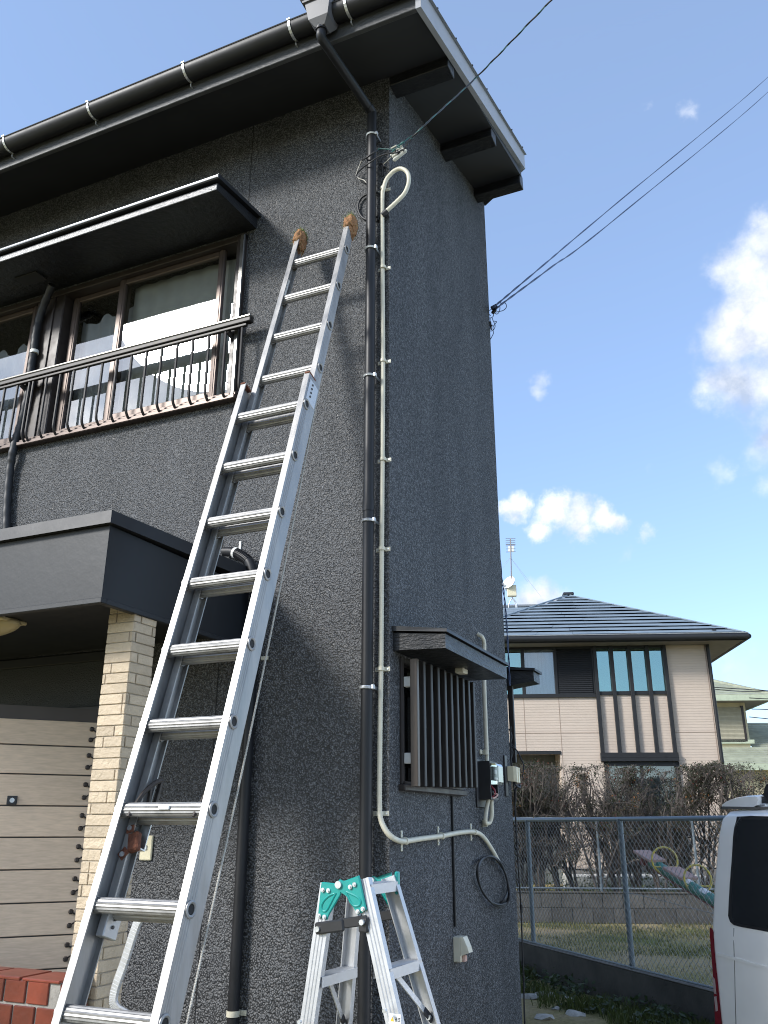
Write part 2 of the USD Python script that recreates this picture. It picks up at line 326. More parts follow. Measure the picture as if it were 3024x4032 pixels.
mat('bark', (.11, .092, .080), .9, var=.45, vscale=14, bump=.6, bscale=60)
mat('rope', (.52, .5, .45), .9, var=.25, vscale=90)
mat('wire_black', (.014, .014, .016), .5)
mat('wire_teal', (.016, .10, .095), .5)
mat('wire_blue', (.03, .05, .11), .5)
mat('wire_red', (.22, .02, .03), .5)
mat('wire_pink', (.5, .33, .28), .5)
mat('porcelain', (.5, .5, .44), .3, var=.15, vscale=40)
mat('yellow_paint', (.60, .44, .05), .45, var=.4, vscale=24, color2=(.42, .36, .14))
mat('seat_pink', (.42, .27, .23), .7, var=.15, vscale=14)
mat('seat_red', (.20, .05, .045), .6)
mat('beam_green', (.03, .19, .145), .42, var=.3, vscale=26)
mat('chip_white', (.7, .7, .68), .6)
mat('stone', (.46, .44, .39), .9, var=.35, vscale=14, bump=.7, bscale=50, rand=.3)
mat('white_gravel', (.62, .61, .56), .9, var=.4, vscale=20, bump=.6, bscale=40)
mat('sticker', (.72, .72, .70), .5, var=.05)
mat('sticker_yellow', (.75, .45, .04), .5)
mat('dark_hole', (.012, .012, .012), .8)
mat('grey_pane', (.03, .034, .036), .25, var=.2, vscale=90, bump=.9, bscale=160)
mat('display', (.10, .11, .10), .3, var=.3, vscale=60)

def leafmat(name, c, t=.35, rand=.35):
    M[name] = usdkit.material(stage, '/World/Looks/' + name, {
        'g': ('geometry', {}), 'rm': ('rgb_ramp', {'ramp': [(0, tuple(np.array(c) * (1 - rand))), (.5, tuple(c)), (1, tuple(np.array(c) * (1 + rand)))]}),
        'p': ('principled_bsdf', {'roughness': .5}), 't': ('translucent_bsdf', {}), 'm': ('mix_closure', {'fac': t})},
        [('g.random_per_island', 'rm.fac'), ('rm.color', 'p.base_color'), ('rm.color', 't.color'), ('p.BSDF', 'm.closure1'), ('t.BSDF', 'm.closure2')], surface='m.closure')
leafmat('leaf_dark', (.05, .062, .026)); leafmat('leaf_brown', (.075, .052, .03)); leafmat('leaf_red', (.26, .045, .03)); leafmat('leaf_orange', (.42, .17, .04))
leafmat('weed', (.115, .145, .036)); leafmat('grass_blade', (.16, .17, .055)); leafmat('weed_dark', (.07, .105, .038)); leafmat('dry_blade', (.34, .285, .155))

def glass(name, tint=(.9, .95, .95), refl=1.0, rough=.0, ior=1.5, base=0.0, gcol=(1, 1, 1)):
    nd = {'f': ('fresnel', {'IOR': ior}), 'fm': ('math', {'math_type': 'multiply_add', 'value2': refl, 'value3': base, 'use_clamp': True}), 't': ('transparent_bsdf', {'color': tint}), 'g': ('glossy_bsdf', {'color': gcol, 'roughness': rough}), 'm': ('mix_closure', {})}
    M[name] = usdkit.material(stage, '/World/Looks/' + name, nd, [('f.fac', 'fm.value1'), ('fm.value', 'm.fac'), ('t.BSDF', 'm.closure1'), ('g.BSDF', 'm.closure2')], surface='m.closure')
glass('pane', (.84, .87, .87), 1.5, base=.07)
glass('pane_dark', (.10, .12, .12), 1.6, base=.03)
glass('pane_green', (.40, .55, .54), 1.4, base=.30, gcol=(.70, .93, .87))
glass('van_glass', (.04, .045, .045), 1.2, base=.0)
mat('van_glass_shiny', (.008, .009, .010), .06, var=.1, coat=.3)
mat('van_seam', (.10, .10, .10), .6)
mat('bargeboard', (.30, .305, .32), .45, var=.1, vscale=4)
mat('awning_board', (.10, .104, .11), .34, spec=.8, var=.3, vscale=30, bump=.5, bscale=70)
mat('fascia_grey', (.055, .058, .062), .5, var=.35, vscale=7, bump=.5, bscale=26, stretch=(1., 1., 3.))
mat('awning_edge', (.20, .20, .195), .22, .75, var=.12, vscale=8)
glass('clear_cover', (.85, .88, .88), 1.6, base=.05)

# siding: fine horizontal courses in relief
M['siding'] = usdkit.material(stage, '/World/Looks/siding', {
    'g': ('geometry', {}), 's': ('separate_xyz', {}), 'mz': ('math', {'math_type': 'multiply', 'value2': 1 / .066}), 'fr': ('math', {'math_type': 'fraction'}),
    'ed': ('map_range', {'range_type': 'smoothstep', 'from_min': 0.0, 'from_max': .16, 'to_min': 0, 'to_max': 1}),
    'b': ('bump', {'strength': .7, 'distance': .006}), 'n': ('noise_texture', {'scale': 1.6, 'detail': 6., 'roughness': .6}), 'n2': ('noise_texture', {'scale': 60., 'detail': 3.}),
    'ad': ('math', {'math_type': 'multiply_add', 'value2': .35}),
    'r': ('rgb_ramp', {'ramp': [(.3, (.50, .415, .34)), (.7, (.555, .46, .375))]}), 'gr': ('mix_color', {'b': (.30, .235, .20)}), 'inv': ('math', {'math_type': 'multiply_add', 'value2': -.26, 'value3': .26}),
    'p': ('principled_bsdf', {'roughness': .75})},
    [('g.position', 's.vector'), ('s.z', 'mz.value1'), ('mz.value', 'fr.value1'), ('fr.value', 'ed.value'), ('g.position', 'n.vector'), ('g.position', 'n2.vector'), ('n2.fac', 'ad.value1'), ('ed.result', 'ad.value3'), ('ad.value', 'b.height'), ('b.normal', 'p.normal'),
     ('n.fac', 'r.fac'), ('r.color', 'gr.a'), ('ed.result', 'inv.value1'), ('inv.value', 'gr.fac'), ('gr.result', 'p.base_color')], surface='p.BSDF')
# ground: dry grass, bare earth and green patches
M['ground'] = usdkit.material(stage, '/World/Looks/ground', {
    'g': ('geometry', {}), 'n': ('noise_texture', {'scale': .55, 'detail': 7., 'roughness': .65}), 'f': ('noise_texture', {'scale': 22., 'detail': 5., 'roughness': .7}),
    'r1': ('rgb_ramp', {'ramp': [(.34, (.36, .295, .20)), (.47, (.30, .26, .135)), (.62, (.165, .185, .065))]}),
    'r2': ('rgb_ramp', {'ramp': [(.3, (.62, .6, .55)), (.7, (1.25, 1.2, 1.1))]}), 'm': ('mix_color', {'blend_type': 'multiply', 'fac': 1.0, 'use_clamp': False}),
    'b': ('bump', {'strength': .8, 'distance': .03}), 'p': ('principled_bsdf', {'roughness': .95, 'specular_ior_level': .2})},
    [('g.position', 'n.vector'), ('g.position', 'f.vector'), ('n.fac', 'r1.fac'), ('f.fac', 'r2.fac'), ('r1.color', 'm.a'), ('r2.color', 'm.b'), ('m.result', 'p.base_color'), ('f.fac', 'b.height'), ('b.normal', 'p.normal')], surface='p.BSDF')
# ---------------------------------------------------------------- ground
g = MB()
N = 60; xs = np.r_[-600, -200, -60, np.linspace(-20, 20, N), 60, 200, 600]; ys = np.r_[-600, -200, -60, np.linspace(-12, 28, N), 60, 200, 800]
X, Y = np.meshgrid(xs, ys); Z = np.zeros_like(X)
import meshkit
Z = np.where((abs(X) < 25) & (abs(Y) < 30), (meshkit.fbm(np.stack([X * .9, Y * .9, X * 0], -1), 3, 5) - .5) * .06, 0)
n_ = len(xs); idx = np.arange(len(ys) * n_).reshape(len(ys), n_)
g.add(np.stack([X, Y, Z], -1).reshape(-1, 3), np.stack([idx[:-1, :-1], idx[:-1, 1:], idx[1:, 1:], idx[1:, :-1]], -1).reshape(-1, 4))
solid('ground', g, 'ground', 'dry grass and bare earth', 'ground', kind='structure', smooth=True)

# ---------------------------------------------------------------- the dark house
import manifold3d as m3
def hull(pts): return m3.Manifold.hull_points(np.asarray(pts, float))
def mbox(x0, x1, y0, y1, z0, z1): return m3.Manifold.cube((x1 - x0, y1 - y0, z1 - z0)).translate((x0, y0, z0))
def man(m): k = m.to_mesh(); return MB().add(k.vert_properties[:, :3], k.tri_verts)
HOUSE = newthing('painted_house', 'large dark grey stucco house filling the left half of the photo', 'house')
ZS, SL = 6.30, .287
body = hull([(x, y, z) for x in (-8, 0) for y in (0, 2.06) for z in (-.3, ZS + SL * y + .03)])
body += hull([(x, y, z) for x in (-8, -.42) for y in (2.05, 3.2) for z in (-.3, 6.6)]) + hull([(x, y, z) for x in (-8, -1.4) for y in (3.1, 6) for z in (-.3, 6.0)])
body -= mbox(-7, -1.0, -.1, .6, 4.21, 5.39)
body -= mbox(-3.6, -1.60, -.1, .14, -.1, 2.76)
body -= mbox(-.5, .1, .13, 1.03, 1.985, 2.60)
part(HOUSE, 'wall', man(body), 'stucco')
# thin control joints in the render
for (p, q) in (((995, 563), (978, 789)),):
    a, b = onY(*p), onY(*q); part(HOUSE, 'wall_joint', MB().box(a[0] - .002, a[0] + .002, -.0025, .01, b[2] - .6, a[2] + .6), 'dark_hole')
part(HOUSE, 'wall_joint', MB().box(-1.03, -1.026, -.0025, .01, 3.2, 4.16), 'dark_hole')
part(HOUSE, 'wall_joint', MB().box(-1.0, -.996, -.0025, .01, .3, 2.6), 'dark_hole')
# roof
VX, YF = .42, -.53
def zs(y): return ZS + SL * y
ROOF = part(HOUSE, 'roof', man(hull([(x, y, z + zs(y) + .02) for x, y in ((-9, YF), (VX, YF), (VX, 1.82), (-9, 2.3), (-.1, 2.2)) for z in (.05, .16)]) +
                            hull([(x, 2.2 + t * 4.5, zs(2.2) - t * 1.2 + z) for x in (-9, -1.35) for t in (0, 1) for z in (.06, .17)])), 'roof_metal')
part(HOUSE, 'soffit', man(hull([(x, y, z + zs(y)) for x, y in ((-9, YF + .02), (VX - .02, YF + .02), (VX - .02, 1.80), (-9, 2.28), (-.12, 2.18)) for z in (0, .06)])), 'soffit_paint')
part(HOUSE, 'fascia', MB().bbox(-9, VX - .004, YF - .004, YF + .026, 6.108, 6.29, .003), 'fascia_grey')
rb = MB(); A, B = np.array([VX, YF - .02, 6.085]), np.array([VX, 1.82, 6.90]); h = .15
rb.hexa([A + [-.02, 0, 0], A + [.012, 0, 0], B + [.012, 0, 0], B + [-.02, 0, 0], A + [-.02, 0, h], A + [.012, 0, h], B + [.012, 0, h], B + [-.02, 0, h]])
part(HOUSE, 'bargeboard', rb, 'bargeboard' if 'bargeboard' in M else 'roof_metal')
cp = MB(); cp.hexa([A + [-.06, -.01, h], A + [.03, -.01, h], B + [.03, .01, h], B + [-.06, .01, h], A + [-.06, -.01, h + .022], A + [.022, -.01, h + .022], B + [.022, .01, h + .022], B + [-.06, .01, h + .022]])
part(HOUSE, 'verge_cap', cp, 'roof_metal')
for t in np.linspace(.1, .95, 7):
    p = A + (B - A) * t + [.022, 0, h + .010]; part(HOUSE, 'screw', MB().tube([p, p + [.010, 0, 0]], .006, 6), 'dark_paint')
rp = B + [0, 0, 0]; part(HOUSE, 'rear_fascia', MB().hexa([rp + [0, 0, 0], rp + [.01, 0, 0], [.0, 2.10, 6.885], [-.03, 2.08, 6.885], rp + [0, 0, h], rp + [.01, 0, h], [0, 2.10, 7.06], [-.03, 2.08, 7.06]]), 'dark_paint')
for px, py, w in ((1782, 265, .12), (1945, 494, .12), (2050, 650, .10)):
    q = onX(px, py, VX - .035); y1 = q[1]; part(HOUSE, 'purlin', MB().bbox(-.02, VX - .025, y1 - w, y1, zs(y1) - .105, zs(y1) + .02, .004), 'dark_wood_paint')
# gutter
GY, GZ, GR = -.585, 6.25, .062
prof = np.array([(math.cos(a), math.sin(a)) for a in np.linspace(math.pi, 2 * math.pi, 15)]) * GR
prof = np.vstack([[(-GR - .004, .008)], prof, [(GR, .01)], (prof * .94)[::-1], [(-GR + .006, .008)]])
GUT = part(HOUSE, 'gutter', MB().sweep(prof, (-9, GY, GZ), (VX - .02, GY, GZ), (0, 1, 0), (0, 0, 1)).tube([(-9, GY - GR, GZ + .006), (VX - .02, GY - GR, GZ + .006)], .006, 6), 'black_pvc', smooth=40)
for x in (-3.37, -2.623, -1.881, -1.12, -.364, .002):
    b = MB(); a = np.linspace(math.pi * .97, math.pi * 1.75, 9)
    pts = np.array([(x, GY + math.cos(t) * (GR + .003), GZ + math.sin(t) * (GR + .003)) for t in a])
    for p, q in zip(pts[:-1], pts[1:]): b.bar(p, q, .016, .003, up=(0, math.sin(1), .3))
    b.bar(pts[-2] , pts[-2] + [0, .0, -.03], .006, .006).bar(pts[-2] + [0, 0, -.03], pts[-2] + [.0, .07, -.03], .006, .006); b.bbox(x - .012, x + .012, GY - GR - .010, GY - GR + .012, GZ + .005, GZ + .018, .002)
    part(GUT, 'gutter_bracket', b, 'galvanised')
# hopper and downpipe
hx = -.155; HZ = 6.20
hp = MB()
def ring(z, w, d): return [(hx - w, GY - d - .03, z), (hx + w, GY - d - .03, z), (hx + w, GY + d - .02, z), (hx - w, GY + d - .02, z)]
for z0, w0, d0, z1, w1, d1 in ((HZ - .08, .030, .03, HZ - .035, .062, .055), (HZ - .035, .062, .055, HZ + .085, .082, .07), (HZ + .085, .092, .08, HZ + .10, .096, .084), (HZ + .10, .10, .088, HZ + .12, .108, .095), (HZ + .12, .112, .1, HZ + .135, .112, .1)):
    hp.hexa(ring(z0, w0, d0) + ring(z1, w1, d1))
part(HOUSE, 'hopper', hp, 'hopper_grey')
DR = .029; px_ = -.092
s0 = np.array([hx - .005, GY - .03, HZ - .05]); top = np.array([px_, -.06, 5.99])
e1 = s0 + [0, 0, -.085]
pts = smoothpath([s0, s0 + [0, 0, -.04], e1, e1 + (top - e1) * .12 + [0, 0, -.005]], 5)
DP = part(HOUSE, 'downpipe', MB().tube(np.vstack([pts, [top + (e1 - top) * .02]]), DR * .95, 16).tube([(px_, -.06, 6.0), (px_, -.06, -.1)], DR, 18).tube([top + (e1 - top) * .09, top + (e1 - top) * -.01], DR * 1.05, 16), 'black_pvc', smooth=40)
part(DP, 'pipe_collar', MB().tube([s0 + [0, 0, .01], s0 + [0, 0, -.015]], DR * 1.35, 16).tube([s0 + [0, 0, -.02], s0 + [0, 0, -.04]], DR * 1.2, 16), 'black_pvc', smooth=40)
z = onY(1450, 1990, -.06)[2]; part(DP, 'pipe_joint', MB().tube([(px_, -.06, z + .03), (px_, -.06, z - .035)], DR * 1.10, 18), 'black_pvc', smooth=40)
for yy in (541, 986, 1486, 2054, 2710):
    z = onY(1455, yy, -.06)[2]; b = MB()
    ar = circle((px_, -.06, z), (1, 0, 0), (0, 1, 0), DR + .0035, 15, math.pi * .93, math.pi * 2.07, True)
    b.tube(ar, .0045, 6); b.tube(ar + [0, 0, .006], .0045, 6)
    for s in (-1, 1): b.bar((px_ + s * (DR + .004), -.07, z + .003), (px_ + s * (DR + .004), .0, z + .003), .004, .014)
    b.bbox(px_ + DR - .001, px_ + DR + .014, -.078, -.058, z - .006, z + .016, .002)
    part(DP, 'pipe_clamp', b, 'galvanised')
# awning over the upper window
AW = part(HOUSE, 'window_awning', MB().hexa([(-7, -.44, 5.383), (-.935, -.44, 5.383), (-.935, .01, 5.42), (-7, .01, 5.42), (-7, -.44, 5.435), (-.935, -.44, 5.435), (-.935, .01, 5.50), (-7, .01, 5.50)]), 'dark_wood_paint')
part(AW, 'awning_cap', MB().hexa([(-7, -.470, 5.440), (-.908, -.470, 5.440), (-.908, .01, 5.505), (-7, .01, 5.505), (-7, -.466, 5.476), (-.912, -.466, 5.476), (-.912, .01, 5.537), (-7, .01, 5.537)]), 'dark_paint')
part(AW, 'drip_edge', MB().sweep([(0, 0), (-.008, .004), (-.011, .014), (-.008, .024), (0, .029)], (-7, -.470, 5.441), (-.909, -.470, 5.441), (0, 1, 0), (0, 0, 1)).bbox(-.912, -.909, -.479, -.468, 5.441, 5.470, .001), 'awning_edge', smooth=40)
part(AW, 'front_board', MB().bbox(-7, -.936, -.447, -.4395, 5.384, 5.430, .003), 'awning_board')
part(AW, 'soffit_vent', MB().bbox(-2.75, -2.55, -.26, -.16, 5.386, 5.398, .002), 'dark_hole')
# upper window
WIN = part(HOUSE, 'upper_window', MB().bbox(-1.058, -1.0, -.03, .10, 4.21, 5.39, .003).bbox(-7, -1.0, -.02, .10, 5.35, 5.39, .003).bbox(-2.78, -2.52, -.005, .12, 4.24, 5.36, .006)
           .bbox(-2.72, -2.70, -.015, .01, 4.24, 5.36, .002).bbox(-2.62, -2.60, -.015, .01, 4.24, 5.36, .002), 'brown_dark')
part(WIN, 'jamb', MB().bbox(-1.024, -.995, -.045, -.028, 4.19, 5.37, .003), 'rail_cap')
part(WIN, 'sill', MB().bbox(-7, -.985, -.055, .10, 4.185, 4.212, .004).bbox(-7, -.985, -.04, .10, 4.212, 4.232, .003).bbox(-7, -.995, -.02, .10, 4.232, 4.25, .003), 'brown_aluminium')
for x0, x1, y, r in ((-2.05, -1.185, .035, 1), (-2.50, -2.00, .075, 1), (-3.7, -2.80, .035, 1), (-4.5, -3.66, .075, 1)):
    f = MB()
    for a, b in ((x0, x0 + .055), (x1 - .045, x1)): f.bbox(a, b, y - .015, y + .015, 4.25, 5.35, .004).bbox(a + .012, b - .012, y - .019, y + .019, 4.25, 5.35, .002)
    f.bbox(x0 + .055, x1 - .045, y - .015, y + .015, 4.25, 4.31, .004).bbox(x0 + .055, x1 - .045, y - .015, y + .015, 5.31, 5.35, .004)
    S_ = part(WIN, 'sash', f, 'brown_aluminium')
    part(WIN, 'pane', MB().add([(x0 + .05, y, 4.30), (x1 - .04, y, 4.30), (x1 - .04, y, 5.32), (x0 + .05, y, 5.32)], [[0, 1, 2, 3]]), 'pane')
part(WIN, 'pane', MB().add([(-1.19, .08, 4.25), (-1.05, .08, 4.25), (-1.05, .08, 5.35), (-1.19, .08, 5.35)], [[0, 1, 2, 3]]), 'pane')
def curtain(x0, x1, y, z0, z1, amp, wl, seed, sag=.03):
    r = np.random.default_rng(seed); n = int((x1 - x0) / wl * 8); X = np.linspace(x0, x1, n); b = MB(); rows = []
    ph = np.cumsum(r.uniform(.6, 1.4, n)) * 2 * math.pi / 8
    for t in np.linspace(0, 1, 7):
        rows.append(np.c_[X + .01 * t * np.sin(ph * .37), y + amp * (.5 + .6 * t) * np.sin(ph + .3 * t), z1 - sag * np.abs(np.sin(ph * .25)) * (1 - t) - (z1 - z0) * t])
    V = np.vstack(rows); F = [[i * n + k, i * n + k + 1, (i + 1) * n + k + 1, (i + 1) * n + k] for i in range(6) for k in range(n - 1)]
    return b.add(V, F)
part(WIN, 'curtain', curtain(-2.48, -2.0, .15, 4.22, 5.22, .022, .11, 3, .06), 'curtain', True)
part(WIN, 'curtain', curtain(-3.6, -2.84, .15, 4.22, 5.16, .022, .10, 4, .08), 'curtain', True)
part(WIN, 'lace_curtain', curtain(-2.0, -1.1, .12, 4.22, 5.34, .010, .13, 5, .0), 'lace', True)
# window railing
RY = -.085
RAIL = part(HOUSE, 'window_railing', MB().bbox(-7, -.868, RY - .024, RY + .02, 4.655, 4.684, .004).bbox(-7, -.9, RY - .014, RY + .008, 4.634, 4.652, .003), 'rail_brown')
part(RAIL, 'rail_cap', MB().bbox(-7, -.866, RY - .028, RY + .022, 4.684, 4.702, .005), 'rail_cap')
xs_ = [-.935 - .1193 * k for k in range(15)] + [-2.64, -2.748] + [-2.748 - .119 * k for k in range(1, 8)]
for x in xs_:
    arc = [(x, RY + (1 - math.cos(a)) * .07, 4.262 - math.sin(a) * .07) for a in np.linspace(0, math.pi / 2, 6)]
    part(RAIL, 'baluster', MB().tube([(x, RY, 4.655), (x, RY, 4.45)] + arc + [(x, -.0, 4.192)], .0088, 7), 'rail_brown', smooth=40)
for x in (-1.04, -2.72):
    part(RAIL, 'rail_bracket', MB().bar((x, RY, 4.635), (x + .01, -.01, 4.60), .018, .03).bbox(x - .012, x + .03, -.014, -.003, 4.53, 4.62, .002).tube([(x + .014, -.02, 4.58), (x + .014, -.005, 4.58)], .012, 8), 'rail_brown')
# porch canopy
CX, CY = -.835, -1.118
can = mbox(-6, CX, CY, 0.001, 2.69, 3.02) - mbox(-5.95, CX - .05, CY + .05, .1, 2.5, 2.755)
CAN = part(HOUSE, 'porch_canopy', man(can), 'canopy_paint')
part(CAN, 'canopy_cap', MB().hexa([(-6, -1.146, 3.022), (-.808, -1.146, 3.022), (-.808, .001, 3.05), (-6, .001, 3.05), (-6, -1.140, 3.082), (-.814, -1.140, 3.082), (-.814, .001, 3.12), (-6, .001, 3.12)]), 'dark_paint')
part(CAN, 'canopy_lip', MB().bbox(-6, CX + .004, CY - .004, CY + .03, 2.676, 2.70, .003).bbox(CX - .03, CX + .004, CY + .03, -.002, 2.676, 2.70, .003), 'dark_paint')
lp = trimesh.creation.icosphere(subdivisions=3, radius=1.0); lp.vertices *= [.24, .10, .055]; lp.vertices += [-1.90, -.78, 2.735]
LAMP = part(HOUSE, 'porch_lamp', lp, 'lamp_glass', True)
part(LAMP, 'lamp_base', MB().bbox(-2.12, -1.68, -.86, -.70, 2.738, 2.754, .004), 'lamp_glass')
# brick pillar
PX0, PX1, PY0, PY1, PZ0, PZ1 = -.990, -.842, -.890, -.735, .9, 2.755
PIL = part(HOUSE, 'porch_pillar', MB().box(PX0 + .006, PX1 - .006, PY0 + .006, PY1 - .006, PZ0, PZ1), 'mortar')
rb_ = np.random.default_rng(11); k = 0; zz = PZ0
while zz < PZ1 - .02:
    z1 = min(zz + .0405, PZ1 - .001); k += 1
    for face in (0, 1):
        L = (PX1 - PX0) if face == 0 else (PY1 - PY0)
        c = [[0, L], [0, .1, L], [0, .047, L], [0, .02, L], [0, L], [0, .128, L]][(k * (3 if face else 5) + face * 2 + int(rb_.integers(0, 2))) % 6]
        for a, b in zip(c[:-1], c[1:]):
            a2, b2 = a + .0022, b - .0022; j = rb_.uniform(-.0012, .0015)
            if face == 0: m = MB().bbox(PX0 + a2, PX0 + b2, PY0 - j, PY0 + .009, zz, z1, .0018)
            else: m = MB().bbox(PX1 - .009, PX1 + j, PY0 + a2 + .002, PY0 + b2, zz, z1, .0018)
            part(PIL, 'brick', m, 'brick')
    zz += .0448
# doorway: transom, header and the open door
part(HOUSE, 'door_transom', MB().bbox(-3.6, -1.61, .05, .10, 2.40, 2.44, .004).bbox(-3.6, -1.61, .05, .10, 2.70, 2.755, .004).bbox(-1.66, -1.605, .05, .10, .0, 2.75, .004).bbox(-3.6, -1.61, .02, .05, 2.38, 2.402, .003), 'dark_paint')
part(HOUSE, 'transom_pane', MB().box(-3.6, -1.66, .073, .079, 2.44, 2.70), 'grey_pane')
DO = np.array([-1.70, -.01]); DD = np.array([-.652, -.758]); DN = np.array([.758, -.652])
dfr = lambda c: np.c_[DO + c[:, :1] * DD + c[:, 1:2] * DN, c[:, 2]]
DOOR = part(HOUSE, 'front_door', MB().box(0, 1.6, -.035, -.004, .9, 2.40, dfr), 'door_edge')
def zdoor(py): return onPlane(350, py, (DO[0], DO[1], 0), (DN[0], DN[1], 0))[2]
zb = [zdoor(y) for y in (2842, 2942, 3054, 3175, 3296, 3420, 3548, 3676, 3806, 3940)]
for a, b in zip(zb[:-1], zb[1:]):
    part(DOOR, 'board', MB().bbox(.0, 1.6, -.004, .006, b + .0035, a - .0035, .002, dfr), 'door_board')
    for f, s in ((.30, 1), (.72, -1)):
        z = a + (b - a) * f; x = .085 - .0
        part(DOOR, 'stud', MB().bbox(x - .012, x + .012, .006, .022, z - .012, z + .012, .006, dfr).bar(dfr(np.array([[x, .012, z]]))[0], dfr(np.array([[x - .05, .010, z - s * .028]]))[0], .007, .007), 'brown_dark')
b5 = (zb[3] + zb[4]) / 2; lx = .44
zl = zdoor(3155); LK = part(DOOR, 'lock_plate', MB().bbox(lx - .025, lx + .025, .006, .012, zl - .022, zl + .022, .002, dfr), 'black_plastic')
part(LK, 'keyhole', MB().tube(dfr(np.array([[lx, .012, zl], [lx, .017, zl]])), .012, 12), 'galvanised')
# small window on the side wall
SW = part(HOUSE, 'small_window', MB().bbox(-.06, .012, .128, .16, 1.985, 2.60, .003).bbox(-.06, .012, 1.0, 1.03, 1.985, 2.60, .003).bbox(-.06, .012, .16, 1.0, 2.57, 2.60, .003).bbox(-.05, -.02, .56, .60, 2.0, 2.58, .003), 'brown_dark')
part(SW, 'pane', MB().add([(-.035, .15, 2.0), (-.035, 1.01, 2.0), (-.035, 1.01, 2.58), (-.035, .15, 2.58)], [[0, 1, 2, 3]]), 'pane_dark')
part(SW, 'sill', MB().bbox(-.06, .035, .11, 1.03, 1.955, 1.985, .004).bbox(-.04, .022, .14, 1.0, 1.985, 2.0, .003), 'brown_dark')
part(SW, 'room_backing', MB().box(-.48, -.47, .14, 1.02, 1.99, 2.59), 'room_dark')
GR_ = part(SW, 'grille', MB().bbox(.045, .060, .16, 1.11, 2.455, 2.495, .003).bbox(.045, .060, .16, 1.11, 2.085, 2.125, .003), 'slat_dark')
sy = [.117, .209, .312, .415, .520, .618, .716, .820, .917, 1.005]
for i, y in enumerate(sy):
    part(GR_, 'slat', MB().bbox(.060, .098, y, y + .030, 1.972 + .003 * i, 2.583 + .001 * i, .003), 'slat_lit' if i == 0 else 'slat_dark')  # end slat in a lighter copy, front light painted into its colour
for z in (2.475, 2.105):
    part(GR_, 'grille_block', MB().bbox(.012, .056, .150, .182, z - .024, z + .026, .003), 'white_plastic')
# hood over the small window
HD = part(HOUSE, 'window_hood', MB().hexa([(0, .045, 2.616), (.278, .045, 2.607), (.278, 1.10, 2.612), (0, 1.10, 2.616), (0, .045, 2.705), (.278, .045, 2.678), (.278, 1.10, 2.683), (0, 1.10, 2.705)]), 'dark_wood_paint')
part(HD, 'hood_cap', MB().hexa([(0, .03, 2.712), (.292, .03, 2.684), (.292, 1.115, 2.689), (0, 1.115, 2.712), (0, .03, 2.738), (.290, .032, 2.700), (.290, 1.112, 2.705), (0, 1.115, 2.738)]), 'dark_paint')
part(HD, 'hood_fitting', MB().bbox(.12, .17, .62, .70, 2.585, 2.612, .004), 'cream_plastic')
# second hood, on the set-back wall behind the corner
HB = part(HOUSE, 'window_hood', MB().hexa([(-.42, 2.25, 2.70), (.15, 2.25, 2.775), (.15, 2.42, 2.775), (-.42, 2.42, 2.70), (-.42, 2.25, 2.90), (.15, 2.25, 2.842), (.15, 2.42, 2.842), (-.42, 2.42, 2.90)]), 'dark_wood_paint')
part(HB, 'hood_cap', MB().hexa([(-.42, 2.23, 2.905), (.165, 2.23, 2.845), (.165, 2.44, 2.845), (-.42, 2.44, 2.905), (-.42, 2.23, 2.93), (.165, 2.23, 2.862), (.165, 2.44, 2.862), (-.42, 2.44, 2.93)]), 'dark_paint')
a, b = onY(2010, 2700, 2.30), onY(2026, 2975, 2.30)
part(HOUSE, 'window_slat', MB().bbox(a[0] - .018, a[0] + .018, 2.28, 2.31, b[2] - .05, 2.77, .003), 'slat_dark')
part(HOUSE, 'cable_cover', MB().bbox(.0, .014, .838, .852, 1.30, 1.95, .003), 'black_pvc')

# ---------------------------------------------------------------- low tiled wall by the porch
TX1, TY0, TY1, TZ = -.862, -1.062, -.900, 1.252
TW = newthing('tiled_wall', 'low red glazed tile wall at the porch below the brick pillar', 'wall', (-1.9, -.98, 0))
part(TW, 'core', MB().box(-3.0, TX1 - .006, TY0 + .006, TY1 - .006, 0, TZ - .006), 'tile_grout')
tw, th, gp = .112, .095, .009
for r in range(6):
    z1 = TZ - .008 - r * th - (0 if r == 0 else -.012); z0 = z1 - th + gp + (.012 if r == 0 else 0)
    x = TX1 - (.0 if r % 2 else tw * .5) + tw
    while x > -2.4:
        x -= tw; a, b = x - tw + gp, min(x, TX1 - .004)
        if b - a > .02:
            part(TW, 'tile', MB().bbox(a, b, TY0 - rng.uniform(0, .0025), TY0 + .008, z0, z1, .003), 'red_tile')
    part(TW, 'tile', MB().bbox(TX1 - .008, TX1 + .001, TY0 + .006, TY1 - .004, z0, z1, .003), 'red_tile')
x = TX1
while x > -2.4:
    part(TW, 'cap_tile', MB().bbox(x - .19, x - .006, TY0 - .004, TY1 + .004, TZ - .008, TZ + .002 + rng.uniform(0, .002), .003), 'red_tile'); x -= .196
# ---------------------------------------------------------------- extension ladder against the wall
TH = math.radians(72.5); LU = np.array([0, math.cos(TH), math.sin(TH)]); LN = np.array([0, -math.sin(TH), math.cos(TH)])   # up the ladder, out of it (to the viewer)
def lplane(px, py, o=0.0): return onPlane(px, py, np.array([0, -.068, 5.25]) + LN * o, LN)
L0 = np.array([0, -.068, 5.25])
def lpt(x, s, n=0.0): return np.array([x, 0, 0]) + L0 + LU * s + LN * n   # s along the ladder (0 near the top), n out of it
bottom_s = -(5.25) / math.sin(TH)
LAD = newthing('extension_ladder', 'tall two-section aluminium extension ladder leaning against the dark front wall', 'ladder', lpt(-.30, bottom_s))
xc = lambda s: -.354 - .012 * s                               # slight lean
RAILP = lambda sgn, d=.064, w=.030: [(0, 0), (sgn * -w, 0), (sgn * -w, -.006), (sgn * -.0035, -.006), (sgn * -.0035, -d + .006), (sgn * -.024, -d + .006), (sgn * -.024, -d), (0, -d)]
